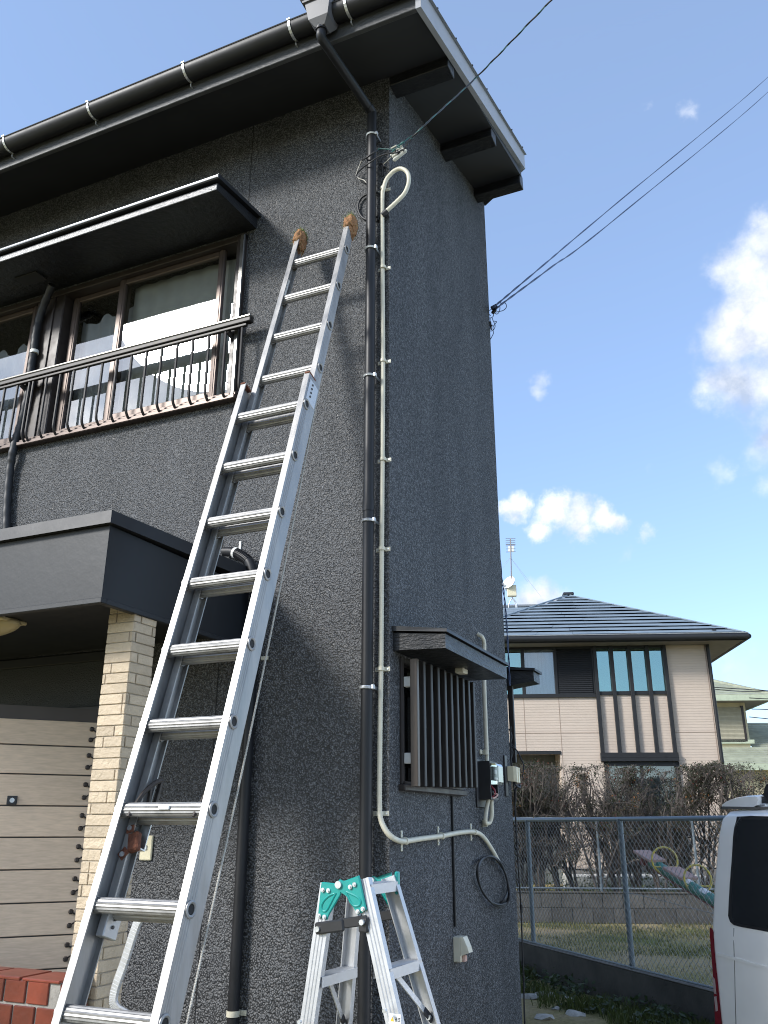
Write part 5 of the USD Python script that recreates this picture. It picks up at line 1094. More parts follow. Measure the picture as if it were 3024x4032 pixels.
part(AN, 'booster_box', MB().bbox(-.20, .20, -.1, .05, -.18, .18, .02, lambda c: za(363, 1528) + c[:, :1] * .72 * U2 + c[:, 1:2] * N2 + np.c_[0 * c[:, 2], 0 * c[:, 2], c[:, 2]]), 'cream_plate')
DS = newthing('satellite_dish', 'round cream satellite dish on the aerial mast above the slate roof', 'dish', za(360, 1450))
dc = za(305, 1355); rad = np.linalg.norm(za(305, 1205) - za(305, 1505)) / 2
dax = unit(N2 * .75 - U2 * .60 + np.array([0, 0, .42])); du = unit(np.cross((0, 0, 1.), dax)); dv = np.cross(dax, du)
V = [dc]; F = []
for i, rr in enumerate((.25, .5, .75, 1.0)):
    V += list(circle(dc + dax * .16 * rr * rr * rad, du, dv, rad * rr, 24))
for k in range(24): F.append([0, 1 + k, 1 + (k + 1) % 24])
for i in range(3):
    for k in range(24): a0, a1 = 1 + i * 24 + k, 1 + i * 24 + (k + 1) % 24; F += [[a0, a0 + 24, a1 + 24], [a0, a1 + 24, a1]]
V = np.array(V); part(DS, 'reflector', MB().add(np.vstack([V, V - dax * .02]), F + [[f[0] + len(V), f[2] + len(V), f[1] + len(V)] for f in F]), 'dish', True)
part(DS, 'feed_arm', MB().tube(smoothpath([za(320, 1500), za(290, 1535), za(235, 1510), za(190, 1450), za(178, 1400)], 5), .02, 6).tube([za(290, 1530), za(190, 1420)], .015, 6), 'galvanised', smooth=True)
part(DS, 'feed_horn', MB().tube([za(178, 1420), za(178, 1370)], .05, 8), 'dish', smooth=40)

# ---------------------------------------------------------------- green house at the far right
GD = 17.0
GO = NO - N2 * GD
def onQ(px, py, back=0.0): q = onPlane(px, py, GO - N2 * back, N2); return float((q - GO) @ U2), float(q[2])
qfr = lambda c: GO * [1, 1, 0] + c[:, :1] * U2 + c[:, 1:2] * N2 + np.c_[0 * c[:, 2], 0 * c[:, 2], c[:, 2]]
zg = lambda x, y: (2700 + .3164 * x, 2600 + .3164 * y)
GH = newthing('green_roofed_house', 'cream house with pale green tiled roofs at the far right behind the beige house', 'house', GO + U2 * 3)
sr_, _ = onQ(*zg(770, 800)); ez = onQ(*zg(700, 470))[1]; se = onQ(*zg(985, 455))[0]; sl_ = sr_ - 9
part(GH, 'wall', MB().box(sl_, sr_, -7, 0, 0, ez + .1, qfr), 'cream_wall')
apz = onQ(*zg(345, 285), back=3.0)[1]; aps = onQ(*zg(300, 275), back=3.5)[0]; ov = se - sr_
nr = 9; P_, Q_, T0, T1 = np.array([sl_ - 2, ov, ez]), np.array([se, ov, ez]), np.array([sl_ - 2, -3.5, apz + .2]), np.array([aps, -3.5, apz + .2])
GR2 = part(GH, 'roof', MB().add(qfr(np.array([P_, Q_, T1, T0, [se, -7 - ov, ez], [sl_ - 2, -7 - ov, ez]])), [[0, 1, 2], [0, 2, 3], [1, 4, 2], [4, 5, 3], [4, 3, 2], [0, 5, 4], [0, 4, 1], [0, 3, 5]]), 'slate_edge')
for k in range(nr):
    t0, t1 = k / nr, min((k + 1.1) / nr, 1)
    a0, a1, b0, b1 = L3(P_, T0, t0), L3(Q_, T1, t0), L3(P_, T0, t1), L3(Q_, T1, t1); up3 = np.array([0, 0, .06])
    part(GR2, 'tile_course', MB().hexa(qfr(np.array([a0, a1, b1, b0, a0 + up3, a1 + up3, b1 + [0, 0, .015], b0 + [0, 0, .015]]))), 'green_roof')
part(GR2, 'hip_cap', MB().bar(*qfr(np.array([Q_ + [0, 0, .06], T1 + [0, 0, .05]])), .25, .10), 'green_roof')
part(GH, 'fascia', MB().box(sl_ - 2, se, ov - .06, ov + .02, ez - .22, ez + .02, qfr).box(se - .06, se + .02, -7, ov - .06, ez - .22, ez + .02, qfr), 'green_trim')
part(GH, 'soffit', MB().box(sl_ - 2, se - .06, -7, ov - .06, ez - .20, ez - .12, qfr), 'soffit_tan')
x0, z1 = onQ(*zg(405, 600)); x1, z0 = onQ(*zg(725, 985)); x0 = onQ(*zg(430, 800))[0] - .6; x1 = onQ(*zg(705, 800))[0]
GS = part(GH, 'shutter', MB().box(x0, x1, 0, .06, z0, z1, qfr), 'shutter_tan')
for i in range(24):
    z = z0 + (z1 - z0) * (i + .1) / 24; part(GS, 'shutter_slat', MB().hexa(qfr(np.array([[x0, .06, z], [x1, .06, z], [x1, .10, z], [x0, .10, z], [x0, .06, z + .09], [x1, .06, z + .09], [x1, .065, z + .09], [x0, .065, z + .09]]))), 'shutter_tan')
part(GH, 'shutter_frame', MB().box(x1, x1 + .10, 0, .12, z0 - .1, z1 + .1, qfr).box(x0, x1, 0, .12, z0 - .12, z0, qfr), 'brown_dark')
zs_ = onQ(*zg(640, 1015))[1]; part(GH, 'string_course', MB().box(sl_, sr_ + .15, 0, .12, zs_ - .08, zs_ + .08, qfr), 'green_trim')
lz1 = onQ(*zg(650, 1085))[1]; lz0 = onQ(*zg(700, 1300), back=-2.2)[1]
for k in range(8):
    t0, t1 = k / 8, (k + 1.1) / 8
    a = lambda t: (2.4 * (1 - t), lz0 + (lz1 - lz0) * t)
    (y0, z0_), (y1, z1_) = a(t0), a(min(t1, 1)); part(GH, 'skirt_tile_course', MB().hexa(qfr(np.array([[sl_, y0, z0_], [sr_ + 9, y0, z0_], [sr_ + 9, y1, z1_], [sl_, y1, z1_], [sl_, y0, z0_ + .06], [sr_ + 9, y0, z0_ + .06], [sr_ + 9, y1, z1_ + .015], [sl_, y1, z1_ + .015]]))), 'green_roof')
part(GH, 'skirt_fascia', MB().box(sl_, sr_ + 9, 2.36, 2.44, lz0 - .22, lz0 + .03, qfr), 'green_trim'); part(GH, 'lower_wall', MB().box(sl_, sr_ + 9, .2, 1.8, 0, lz0 - .02, qfr), 'cream_wall')
# right wing roof
a = onQ(*zg(800, 790), back=4); c_ = onQ(*zg(1024, 885), back=4)
for k in range(12):
    t0, t1 = k / 12, (k + 1.1) / 12; yy0, yy1 = -.05 - 3.8 * t0, -.05 - 3.8 * t1; zz0, zz1 = lz1 + (a[1] - lz1) * t0, lz1 + (a[1] - lz1) * t1; d_ = 5.0 * t0
    part(GH, 'wing_tile_course', MB().hexa(qfr(np.array([[sr_ + .1, yy0, zz0], [sr_ + 9 - d_, yy0, zz0], [sr_ + 9 - d_, yy1, zz1], [sr_ + .1, yy1, zz1], [sr_ + .1, yy0, zz0 + .06], [sr_ + 9 - d_, yy0, zz0 + .06], [sr_ + 9 - d_, yy1, zz1 + .015], [sr_ + .1, yy1, zz1 + .015]]))), 'green_roof')
# overhead lines there
LBL_ = ['uppermost thin overhead line crossing the green roof', 'second overhead line crossing the green roof, merging with the upper one', 'overhead line level with the eave of the green roof', 'short overhead line right of the tan shutter', 'lowest overhead line, above the green wing roof']
for pts in (((2790, 2705), (2900, 2712), (3060, 2722)), ((2790, 2712), (2920, 2722), (3060, 2720)), ((2950, 2748), (3000, 2751), (3060, 2752)), ((2960, 2792), (3000, 2793), (3060, 2795)), ((2950, 2823), (3000, 2828), (3060, 2834))):
    b = MB(); b.tube(smoothpath([onPlane(x, y, GO + N2 * 6, N2) for x, y in pts], 6), .016, 5)
    solid('overhead_line', b, 'wire_black', LBL_.pop(0), 'overhead line', 'overhead lines beside the green roof')
# dark parked car behind the hedge
CO = NO + U2 * (sR + 2.8) - N2 * 1.2
cfr = lambda c: CO * [1, 1, 0] + c[:, :1] * U2 + c[:, 1:2] * N2 + np.c_[0 * c[:, 2], 0 * c[:, 2], c[:, 2] + GB]
CAR = newthing('parked_car', 'dark car parked behind the hedge right of the beige house, its roof just showing', 'car', CO)
def carbody(prof, w0, w1): 
    return hull(np.vstack([cfr(np.c_[np.array(prof)[:, 0], np.full(len(prof), w), np.array(prof)[:, 1]]) for w in (w0, w1)]))
lowp = [(-2.1, .3), (2.2, .3), (2.25, .7), (2.1, .9), (.9, 1.0), (-2.0, 1.0), (-2.15, .8)]
cabp = [(-1.9, 1.0), (-1.5, 1.62), (-.9, 1.78), (.2, 1.78), (.7, 1.6), (1.3, 1.0)]
part(CAR, 'body', man(carbody(lowp, -.85, .85)), 'car_dark', smooth=30); part(CAR, 'cabin', man(carbody(cabp, -.68, .68)), 'car_dark', smooth=30)
part(CAR, 'side_window', man(carbody([(-1.5, 1.08), (-1.25, 1.55), (.15, 1.55), (.75, 1.08)], .66, .70)), 'van_glass')
for x in (-1.35, 1.35):
    for w in (-.8, .8): part(CAR, 'wheel', MB().tube(cfr(np.array([[x, w - .1, .32], [x, w + .1, .32]])), .32, 18), 'black_rubber')

# ---------------------------------------------------------------- white van parked along the fence
vn = fn; va = fd; VD = 1.9                                              # side of the van, metres in front of the fence
VP = FA + fn * VD
def onV(px, py, o=0.0): q = onPlane(px, py, VP + vn * o, vn); return float((q - VP) @ va), float(q[2])
zv = lambda x, y: (1900 + .6775 * x, 3000 + .6775 * y)
aR = onV(*zv(1325, 965))[0]
vfr = lambda c: VP * [1, 1, 0] + c[:, :1] * va + c[:, 1:2] * vn + np.c_[0 * c[:, 2], 0 * c[:, 2], c[:, 2]]
VAN = newthing('white_van', 'white van cut off by the right edge with dark window and red tail light', 'van', VP + va * (aR + 2.3) - vn * .85)
zroof = onV(*zv(1420, 272))[1]; zsp = onV(*zv(1560, 195))[1]
lean = lambda z: -.13 * np.clip((z - 1.0) / .9, 0, 2) ** 1.5           # tumblehome
# body: cross-sections along the van, each an outline in (out, z)
W = 1.70; zb0 = .22
def section(a, roof, inset):
    zz_ = [zb0, .30, .55, .95, 1.15, 1.45, roof - .16, roof - .06, roof - .015, roof]
    oo = [-.06, -.01, 0, 0, -.004, -.05, -.105, -.135, -.19, -.30]
    L_ = [(o - inset * .35, z) for o, z in zip(oo, zz_)]; R2 = [(-W - o + inset * .35, z) for o, z in zip(oo[::-1], zz_[::-1])]
    return np.array([(a, o, z) for o, z in L_ + R2], float)
rearx = lambda z: np.interp(z, [.2, .9, 1.15, 1.5, zroof - .12, zroof], [.0, .0, .0, .03, .06, .09])
secs = []
for a, ins in ((0.0, .012), (.008, .003), (.02, .0), (.14, 0), (.6, 0), (1.5, 0), (2.6, 0), (3.6, 0), (4.1, .01), (4.4, .1)):
    S_ = section(0, zroof - (0 if a < 3.7 else (a - 3.7) * .9), ins)
    k = 1 - min(a / .6, 1)
    S_[:, 0] = aR + a + rearx(S_[:, 2]) * (1 if a < .5 else max(0, 1 - (a - .5))) ; secs.append(S_)
m_ = len(secs[0]); V = np.vstack(secs); F = []
for i in range(len(secs) - 1):
    for k in range(m_): F.append([i * m_ + k, i * m_ + (k + 1) % m_, (i + 1) * m_ + (k + 1) % m_, (i + 1) * m_ + k])
b = MB().add(vfr(V), F)
for i, fl in ((0, 1), (len(secs) - 1, 0)):
    c0 = secs[i].mean(0); vv = np.vstack([secs[i], c0]); f = [[k, (k + 1) % m_, m_] for k in range(m_)]; b.add(vfr(vv), [t[::-1] for t in f] if not fl else f)
part(VAN, 'body', b, 'van_white', smooth=38)
def outw(z): return float(np.interp(z, [zb0, .30, .55, .95, 1.15, 1.45, zroof - .16, zroof - .06], [-.06, -.01, 0, 0, -.004, -.05, -.105, -.135]))
def vpatch(polypx, lift, name, mtl, parent=VAN, sub=6, px=True):
    """a curved sheet lying on the van's side inside the outline given in photograph pixels"""
    from shapely.geometry import Polygon
    pts = [onV(*p) for p in polypx] if px else polypx
    pts2 = []
    for (a_, z_), p in zip(pts, polypx):
        if px: a_, z_ = onV(*p, o=outw(z_))
        pts2.append((a_, z_))
    P = Polygon(pts2).buffer(0)
    v2, f2 = trimesh.creation.triangulate_polygon(P.segmentize(.04), engine='earcut') if hasattr(P, 'segmentize') else trimesh.creation.triangulate_polygon(P, engine='earcut')
    tm = trimesh.Trimesh(np.c_[v2, 0 * v2[:, :1]], f2, process=False)
    for _ in range(1): tm = tm.subdivide_to_size(.09)
    q = tm.vertices; n_ = np.array([outw(z) for z in q[:, 1]])
    return part(parent, name, MB().add(vfr(np.c_[q[:, 0], n_ + lift, q[:, 1]]), tm.faces), mtl, smooth=True)
win = [zv(1481, 318), zv(1560, 314), zv(1660, 316), zv(1800, 318), zv(1800, 1000), zv(1660, 987), zv(1500, 958), zv(1463, 948), zv(1442, 930), zv(1430, 895), zv(1434, 820), zv(1452, 560), zv(1466, 380)]
WG = vpatch(win, .004, 'rear_window', 'black_plastic')
inn = [zv(1497, 335), zv(1660, 333), zv(1800, 335), zv(1800, 980), zv(1660, 968), zv(1505, 942), zv(1470, 930), zv(1455, 905), zv(1452, 830), zv(1468, 560), zv(1482, 385)]
vpatch(inn, .007, 'glass', 'van_glass_shiny', WG)
tl = [zv(1325, 962), zv(1342, 975), zv(1348, 1000), zv(1356, 1180), zv(1372, 1330), zv(1392, 1500), zv(1396, 1560), zv(1392, 1600), zv(1360, 1600), zv(1330, 1250)]
TLt = vpatch([zv(1326, 962), zv(1340, 968), zv(1349, 990), zv(1356, 1120), zv(1372, 1270), zv(1384, 1400), zv(1396, 1540), zv(1400, 1610), zv(1360, 1610), zv(1344, 1240)], .006, 'tail_light', 'tail_red')
vpatch([zv(1342, 1245), zv(1358, 1262), zv(1366, 1350), zv(1352, 1345)], .009, 'reflector', 'reflector', TLt); vpatch([zv(1352, 1365), zv(1367, 1360), zv(1376, 1445), zv(1362, 1450)], .009, 'reflector', 'reflector', TLt)
# crease, seams, drip rail
def vline(px, w, name, mtl, lift=.003):
    q = [onV(*p) for p in px]; q = [onV(*p, o=outw(z)) for p, (_, z) in zip(px, q)]
    b = MB()
    for (a0, z0), (a1, z1) in zip(q[:-1], q[1:]): b.bar(vfr(np.array([[a0, outw(z0) + lift, z0]]))[0], vfr(np.array([[a1, outw(z1) + lift, z1]]))[0], .004, w, up=(0, 0, 1) if abs(z1 - z0) < abs(a1 - a0) else tuple(va))
    return part(VAN, name, b, mtl)
vline([zv(1462, 965), zv(1461, 1060), zv(1466, 1200), zv(1470, 1400), zv(1476, 1600)], .004, 'panel_seam', 'van_seam', .0)
vline([zv(1362, 1118), zv(1420, 1130), zv(1460, 1142), zv(1560, 1172), zv(1720, 1215)], .018, 'side_crease', 'van_white', .002)
vline([zv(1395, 266), zv(1500, 268), zv(1800, 272)], .014, 'drip_rail', 'van_seam', .004)
# roof spoiler seen from its end
zsf = lambda x, y: onV(*zv(x, y), o=-.25)
prof = [zsf(x, y) for x, y in ((1393, 262), (1396, 246), (1420, 225), (1460, 208), (1520, 197), (1592, 191), (1606, 196), (1612, 215), (1604, 250), (1585, 264))]
part(VAN, 'roof_spoiler', man(hull(np.vstack([vfr(np.array([(a, o * s_, z) if False else (a, o, z) for a, z in prof])) for o, s_ in ((-.27, 1), (-W + .27, 1))] + [vfr(np.array([((a - prof[0][0]) * .96 + prof[0][0] + .008, -.24, (z - prof[0][1]) * .86 + prof[0][1]) for a, z in prof]))]))), 'van_white', smooth=32)
part(VAN, 'spoiler_seal', MB().bar(vfr(np.array([[zsf(1390, 264)[0], -.25, zsf(1390, 264)[1]]]))[0], vfr(np.array([[zsf(1610, 268)[0], -.25, zsf(1610, 268)[1]]]))[0], .02, .012), 'black_plastic')
RK = part(VAN, 'roof_rack', MB().bar(vfr(np.array([[zsf(1600, 196)[0], -.30, zsf(1600, 196)[1]]]))[0], vfr(np.array([[zsf(1700, 188)[0], -.30, zsf(1700, 188)[1]]]))[0], .03, .02).bar(vfr(np.array([[zsf(1622, 215)[0], -.28, zsf(1622, 258)[1]]]))[0], vfr(np.array([[zsf(1626, 200)[0], -.28, zsf(1626, 205)[1]]]))[0], .03, .05), 'black_plastic')
a_, z_ = zsf(1665, 178); part(RK, 'rack_crossbar', MB().tube(vfr(np.array([[a_, -.26, z_], [a_, -W + .26, z_]])), .055, 12).tube(vfr(np.array([[a_ - .08, -.28, z_ - .05], [a_ + .3, -.28, z_ - .05]])), .02, 8), 'black_plastic', smooth=40)
part(RK, 'rack_clamp', MB().bbox(zsf(1615, 240)[0], zsf(1650, 240)[0], -.30, -.24, zsf(1620, 262)[1], zsf(1620, 242)[1], .006, vfr), 'galvanised')
for a in (.85, 3.5):
    for o in (-.08, -W + .08): part(VAN, 'wheel', MB().tube(vfr(np.array([[aR + a, o - .09, .32], [aR + a, o + .09, .32]])), .32, 24).tube(vfr(np.array([[aR + a, o - .092, .32], [aR + a, o + .092, .32]])), .19, 16), 'black_rubber', smooth=40)
part(VAN, 'bumper', MB().bbox(aR - .06, aR + .5, -.25, -.0, .22, .42, .03, vfr).bbox(aR - .06, aR + .12, -W, -.25, .22, .42, .03, vfr), 'van_white')

# ---------------------------------------------------------------- see-saw in the playground
SD = 11.6
zk = lambda x, y: (2450 + .2712 * x, 3250 + .2712 * y)
def depth(px, py, d): r = ray(px, py); return CAM + r * d / math.hypot(r[0], r[1])
hi, lo = depth(*zk(470, 560), 12.3), depth(*zk(1300, 1070), 11.3)
bd = unit(lo - hi); bh = unit(bd * [1, 1, 0]); bs = np.array([-bh[1], bh[0], 0]); bu = np.cross(bs, bd); bu = bu if bu[2] > 0 else -bu
endl = hi + bd * 3.4
endl = hi + bd * min(3.4, (hi[2] - .15) / max(-bd[2], .01))
mid_ = (hi + endl) / 2
SS = newthing('seesaw', 'green playground see-saw beam with pink seats and yellow ring handles behind the chain-link fence', 'see-saw', mid_ * [1, 1, 0])
part(SS, 'beam', MB().tube([hi - bd * .06, endl], .062, 12), 'beam_green', smooth=True)
part(SS, 'beam_underside', MB().bar(hi - bu * .055, endl - bu * .055, .05, .045, up=bu), 'seat_red')
for p in (hi + bd * .02, depth(*zk(1000, 850), 11.7), depth(*zk(1230, 960), 11.4)):
    t = (p - hi) @ bd; q = hi + bd * t; part(SS, 'chipped_paint', MB().tube([q - bd * .06 + bu * .008, q + bd * .08 + bu * .008], .0575, 12), 'chip_white', smooth=True)
for k, (sx, rx) in enumerate((((390, 445), (615, 510)), ((840, 695), (1095, 780)))):
    dsk = 12.35 if k == 0 else 11.85
    c_ = depth(*zk(*sx), dsk); Ls = .40
    part(SS, 'seat', MB().bar(c_ - bd * Ls * .5, c_ + bd * Ls * .5, .24, .035, up=bu, bev=.006), 'seat_pink'); 
    part(SS, 'seat_support', MB().bar(c_ - bd * .10 - bu * .02, c_ - bd * .10 - bu * .14, .10, .06, up=bd), 'seat_red')
    rc = depth(*zk(*rx), dsk - .25); rr = .155; ru = bs; rw = unit(np.cross(bs, bd)); rw = rw if rw[2] > 0 else -rw; rw = unit(rw * .85 + np.array([0, 0, .4]))
    view = unit(CAM - rc); rn = unit(bh * .5 + view * .9); ru = unit(np.cross((0, 0, 1.), rn)); rw = np.cross(rn, ru)
    part(SS, 'ring_handle', MB().tube(circle(rc, ru, rw, rr, 32), .0125, 7, closed=True).tube([rc - ru * .135 - rw * .075, rc + ru * .135 - rw * .075], .010, 7), 'yellow_paint', smooth=True)
part(SS, 'fulcrum', MB().bar(mid_ * [1, 1, 0], mid_, .09, .09, up=bh).bar(mid_ - bs * .25, mid_ + bs * .25, .05, .05), 'beam_green')
# ---------------------------------------------------------------- bare hedge behind the far fence
def shrub(s, back, h, seed, dens, word):
    r = np.random.default_rng(seed); base_ = gfr(np.array([[s, -back, GB]]))[0]
    root = newthing('hedge_shrub', word, 'shrub', base_, 'half-bare shrubs of the hedge')
    st, tw, tips = MB(), MB(), []
    def grow(p, d, L, rad, lev):
        n = 4; pts = [p]; dd_ = d.copy()
        for i in range(n):
            dd_ = unit(dd_ + r.normal(0, .16 + .05 * lev, 3) + np.array([0, 0, .10])); pts.append(pts[-1] + dd_ * L / n)
        pts = np.array(pts)
        if pts[-1, 2] > GB + h: pts[:, 2] = np.minimum(pts[:, 2], GB + h + r.uniform(-.05, .06, len(pts)))
        (st if lev < 2 else tw).tube(pts, np.linspace(rad, rad * .5, n + 1), 5 if lev < 2 else 3, caps=False)
        if lev >= 1: tips.extend(pts[1:])
        if lev < 3:
            for k in range([6, 5, 4][lev]):
                t = r.uniform(.25, 1.0); q = pts[min(int(t * n), n)]
                nd = unit(dd_ * .75 + r.normal(0, .62, 3) * [1, 1, .6] + np.array([0, 0, .25])); grow(q, nd, L * r.uniform(.35, .6), rad * .5, lev + 1)
    for k in range(int(r.integers(4, 7))):
        a = r.uniform(0, 2 * math.pi); grow(base_ + np.array([math.cos(a), math.sin(a), 0]) * r.uniform(0, .10), unit(np.array([math.cos(a) * .20, math.sin(a) * .20, 1])), h * r.uniform(.62, .95), r.uniform(.022, .038), 0)
    part(root, 'stems', st, 'bark', True); part(root, 'twigs', tw, 'bark')
    tips = np.array(tips)
    for nm, mt, share, size in (('dark_leaves', 'leaf_dark', dens * 1.0, .045), ('brown_leaves', 'leaf_brown', dens * .45 + .03, .04), ('red_leaves', 'leaf_red' if seed % 2 else 'leaf_orange', .008 + .010 * (seed % 3), .045)):
        b = MB(); N_ = int(len(tips) * share)
        clump = meshkit.noise(tips * 2.2 + seed, 1); order = np.argsort(-(clump + r.uniform(0, .35, len(tips)) + .25 * (tips[:, 2] - GB) / h))
        for i in order[:N_]:
            for _ in range(2):
                c = tips[i] + r.normal(0, .035, 3); u = unit(r.normal(0, 1, 3)); v = unit(np.cross(u, r.normal(0, 1, 3))); s_ = size * r.uniform(.6, 1.2)
                b.add([c - u * s_ * .5, c + v * s_ * .28, c + u * s_ * .5, c - v * s_ * .28], [[0, 1, 2, 3]])
        if b.n: part(root, nm, b, mt, kind='stuff')
spots = [(-3.6, 2.4, 0.4), (-3.15, 2.36, 0.34), (-2.75, 2.4, 0.36), (-2.3, 2.36, 0.28), (-1.9, 2.34, 0.4), (-1.5, 2.4, 0.26), (-1.15, 2.34, 0.32), (-0.75, 2.4, 0.32), (-0.35, 2.36, 0.24), (0.05, 2.34, 0.22), (0.45, 2.4, 0.24), (0.9, 2.36, 0.24), (1.3, 2.32, 0.28), (1.75, 2.38, 0.42), (2.2, 2.4, 0.42), (2.7, 2.36, 0.32), (3.2, 2.34, 0.34), (3.7, 2.3, 0.3)]
names = ['leafiest dark shrub of the hedge next to the house corner', 'shrub of the hedge second from the dark house, many fine stems', 'shrub with dark leaves below the porch opening of the beige house', 'sparse shrub below the porch opening, brown leaves on top', 'leafy shrub just right of the porch opening',
         'nearly leafless shrub left of the large ground-floor window', 'brown-topped shrub in front of the beige wall left of the large window', 'shrub at the left frame of the large window', 'bare grey shrub before the left half of the large window', 'bare thin shrub before the middle of the large window',
         'bare shrub before the right half of the large window', 'shrub at the right frame of the large window', 'shrub before the beige wall with orange leaves', 'leafy shrub right of the large window below the house corner', 'dense leafy shrub at the beige house corner downpipe',
         'brown shrub behind the white van below the green roof', 'red-leaved shrub behind the van roof', 'shrub at the right picture edge behind the van']
h0 = onG(2360, 3022, back=.6)[1] - GB
for i, (s, h, dn) in enumerate(spots):
    shrub(s, .55 + .35 * (i % 3) * .5, h0 * h / 2.38, 40 + i, dn, names[i])
# low yellow-green weeds at the hedge's foot, pale strip at the house
b = MB(); r = np.random.default_rng(3)
for k in range(4200):
    s = r.uniform(-5, 5); bk = r.uniform(.25, 2.6); hgt = r.uniform(.05, .38) * (.4 + meshkit.noise(np.array([s * 1.3, bk, 0]), 4) * 1.1)
    c = gfr(np.array([[s, -bk, GB + hgt * r.uniform(.3, 1)]]))[0]; u = unit(r.normal(0, 1, 3)); v = unit(np.cross(u, r.normal(0, 1, 3))); z_ = r.uniform(.03, .075)
    b.add([c - u * z_ * .6, c + v * z_ * .35, c + u * z_ * .6, c - v * z_ * .35], [[0, 1, 2, 3]])
solid('garden_weeds', b, 'weed', 'yellow-green leafy weeds growing along the foot of the bare hedge', 'weeds', kind='stuff')
for a, b_ in ((sLft, lower_open[0][0] - 1), (lower_open[1][0], big_win[0][0]), (big_win[1][0], sR)): part(NH, 'foundation', MB().box(a, b_, .0, .03, GB - .1, GB + .42, nfr), 'concrete')
part(NH, 'terrace_step', MB().bbox(big_win[0][0] - 1.2, big_win[1][0] + .2, .05, .95, GB - .1, GB + .30, .02, nfr), 'white_gravel')
# grass and weeds in the playground and by the footing wall
def blades(n, place, hmin, hmax, mtl, name, label, seed, wd=.006, cat='grass'):
    r = np.random.default_rng(seed); P_ = place(r, n); b = MB(); h = r.uniform(hmin, hmax, n); a = r.uniform(0, 2 * np.pi, n); ln = r.uniform(.1, .6, n) * h
    d = np.c_[np.cos(a), np.sin(a), 0 * a]; q = np.c_[-np.sin(a), np.cos(a), 0 * a] * wd
    V = np.stack([P_ - q, P_ + q, P_ + d * ln[:, None] * .4 + np.c_[0 * h, 0 * h, h * .6] + q * .7, P_ + d * ln[:, None] + np.c_[0 * h, 0 * h, h]], 1).reshape(-1, 3)
    i = np.arange(n)[:, None] * 4; b.add(V, np.vstack([i + [0, 1, 2], i + [0, 2, 3]]))
    solid(name, b, mtl, label, cat, kind='stuff')
def patchy(f, thr, seed):
    def place(r, n):
        out = []
        while sum(map(len, out)) < n:
            P_ = f(r, n * 2); k = meshkit.fbm(P_ * [.8, .8, 0] * 1.0, 3, seed); out.append(P_[k > thr + r.uniform(-.06, .06, len(k))])
        return np.vstack(out)[:n]
    return place
park = lambda r, n: gfr(np.c_[r.uniform(-6, 6, n), r.uniform(.02, 9.0, n), np.zeros(n)]) 
keep = lambda f: (lambda r, n: (lambda P_: P_[((P_ - FA) @ fn) < -.14])(f(r, n)))
blades(16000, patchy(keep(park), .47, 9), .02, .07, 'grass_blade', 'playground_grass', 'short patchy green grass of the playground behind the chain-link fence', 21, .007)
blades(9000, patchy(keep(park), .40, 15), .015, .05, 'dry_blade', 'dry_grass', 'dry straw-coloured grass of the playground', 22, .006)
strip = lambda r, n: ffr(np.c_[r.uniform(-1.0, 4.6, n), .05 + np.abs(r.normal(0, .55, n)), np.zeros(n)])
blades(5200, patchy(strip, .46, 2), .03, .17, 'weed', 'wall_grass', 'green grass and weeds at the foot of the low concrete wall', 23, .006)
wide = lambda r, n: np.c_[r.uniform(-.2, 3.2, n), r.uniform(2.4, 7.2, n), np.zeros(n)]
blades(3600, patchy(lambda r, n: (lambda P_: P_[((P_ - FA) @ fn) > .05])(wide(r, n)), .50, 6), .02, .10, 'grass_blade', 'lot_grass', 'short grass between stones beside the dark house', 24, .006)
b = MB(); r = np.random.default_rng(8); nw_ = 0
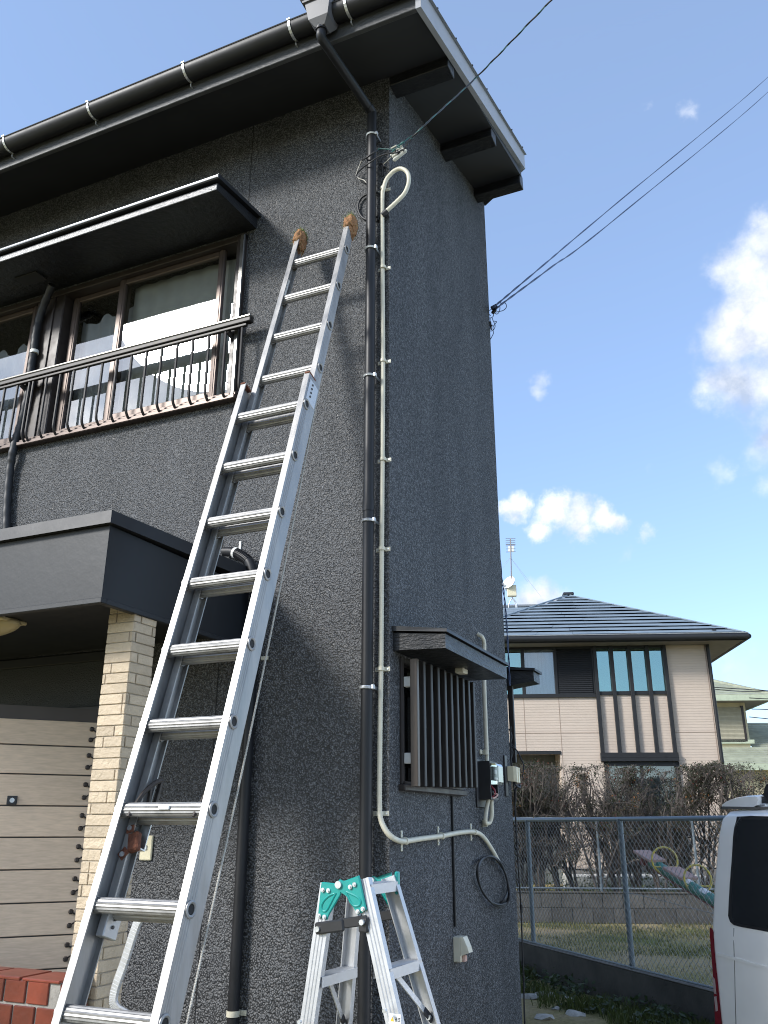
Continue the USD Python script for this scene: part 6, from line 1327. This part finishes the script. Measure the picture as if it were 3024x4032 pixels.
for k in range(46):                                              # broad-leaved clumps
    s = r.uniform(-.6, 4.4); o = .06 + abs(r.normal(0, .28)); c0 = ffr(np.array([[s, o, 0]]))[0]
    for j in range(int(r.integers(14, 34))):
        c = c0 + np.array([r.normal(0, .08), r.normal(0, .08), r.uniform(.01, .17)]); u = unit(r.normal(0, 1, 3) * [1, 1, .5]); v = unit(np.cross(u, r.normal(0, .4, 3) + np.array([0, 0, 1]))); z_ = r.uniform(.02, .05)
        b.add([c - u * z_, c + v * z_ * .55, c + u * z_, c - v * z_ * .55], [[0, 1, 2, 3]])
solid('leafy_weeds', b, 'weed_dark', 'dark broad-leaved weeds in clumps along the low concrete wall', 'weeds', kind='stuff')
b = MB()
def stone(c, rx, ry, rz, r):
    q = r.normal(0, 1, (16, 3)); q /= np.linalg.norm(q, axis=1)[:, None]; q = q * [rx, ry, rz] * r.uniform(.85, 1.1, (16, 1)); v, f = CH(q + c); return v, f
for k in range(620):
    p = wide(r, 1)[0]
    if (p - FA) @ fn < .08: continue
    s = r.uniform(.006, .022) if k % 6 else r.uniform(.025, .06); b.add(*stone(p + [0, 0, s * .3], s * 1.4, s, s * .6, r))
solid('gravel', b, 'white_gravel', 'pale gravel scattered over the ground beside the dark house', 'gravel', kind='stuff')
lab = ['flat pale stone nearest the house corner by the hanging cable', 'pale stone in the weeds below the first fence post', 'flat whitish stone in the middle of the weedy strip', 'rounded grey stone close to the low wall', 'small pale stone between weeds near the picture bottom', 'long flat stone below the second fence post', 'pale stone half hidden by weeds left of the van', 'flat grey stone nearest the red tail light', 'small whitish stone at the bottom edge', 'low pale stone in front of the leafy weeds']
for k, (x, y) in enumerate(((2085, 3930), (2150, 3925), (2240, 3935), (2190, 3975), (2260, 4000), (2380, 3990), (2520, 4015), (2700, 4020), (2150, 4015), (2330, 3965))):
    p = onZ(x, y, 0); r = np.random.default_rng(100 + k); s = r.uniform(.05, .11); v, f = stone(p + [0, 0, s * .1], s * 1.35, s, s * .45, r)
    solid('stone', MB().add(v, f), 'stone', lab[k], 'stone', 'pale stones on the ground by the low wall', smooth=50)
# gas-pipe-like white post hidden behind the wall edge is left out; ground slab under the van
b = MB(); b.box(1.1, 12, -12, 3.4, -.2, .012); solid('concrete_drive', b, 'concrete', 'concrete drive', 'drive', kind='structure')
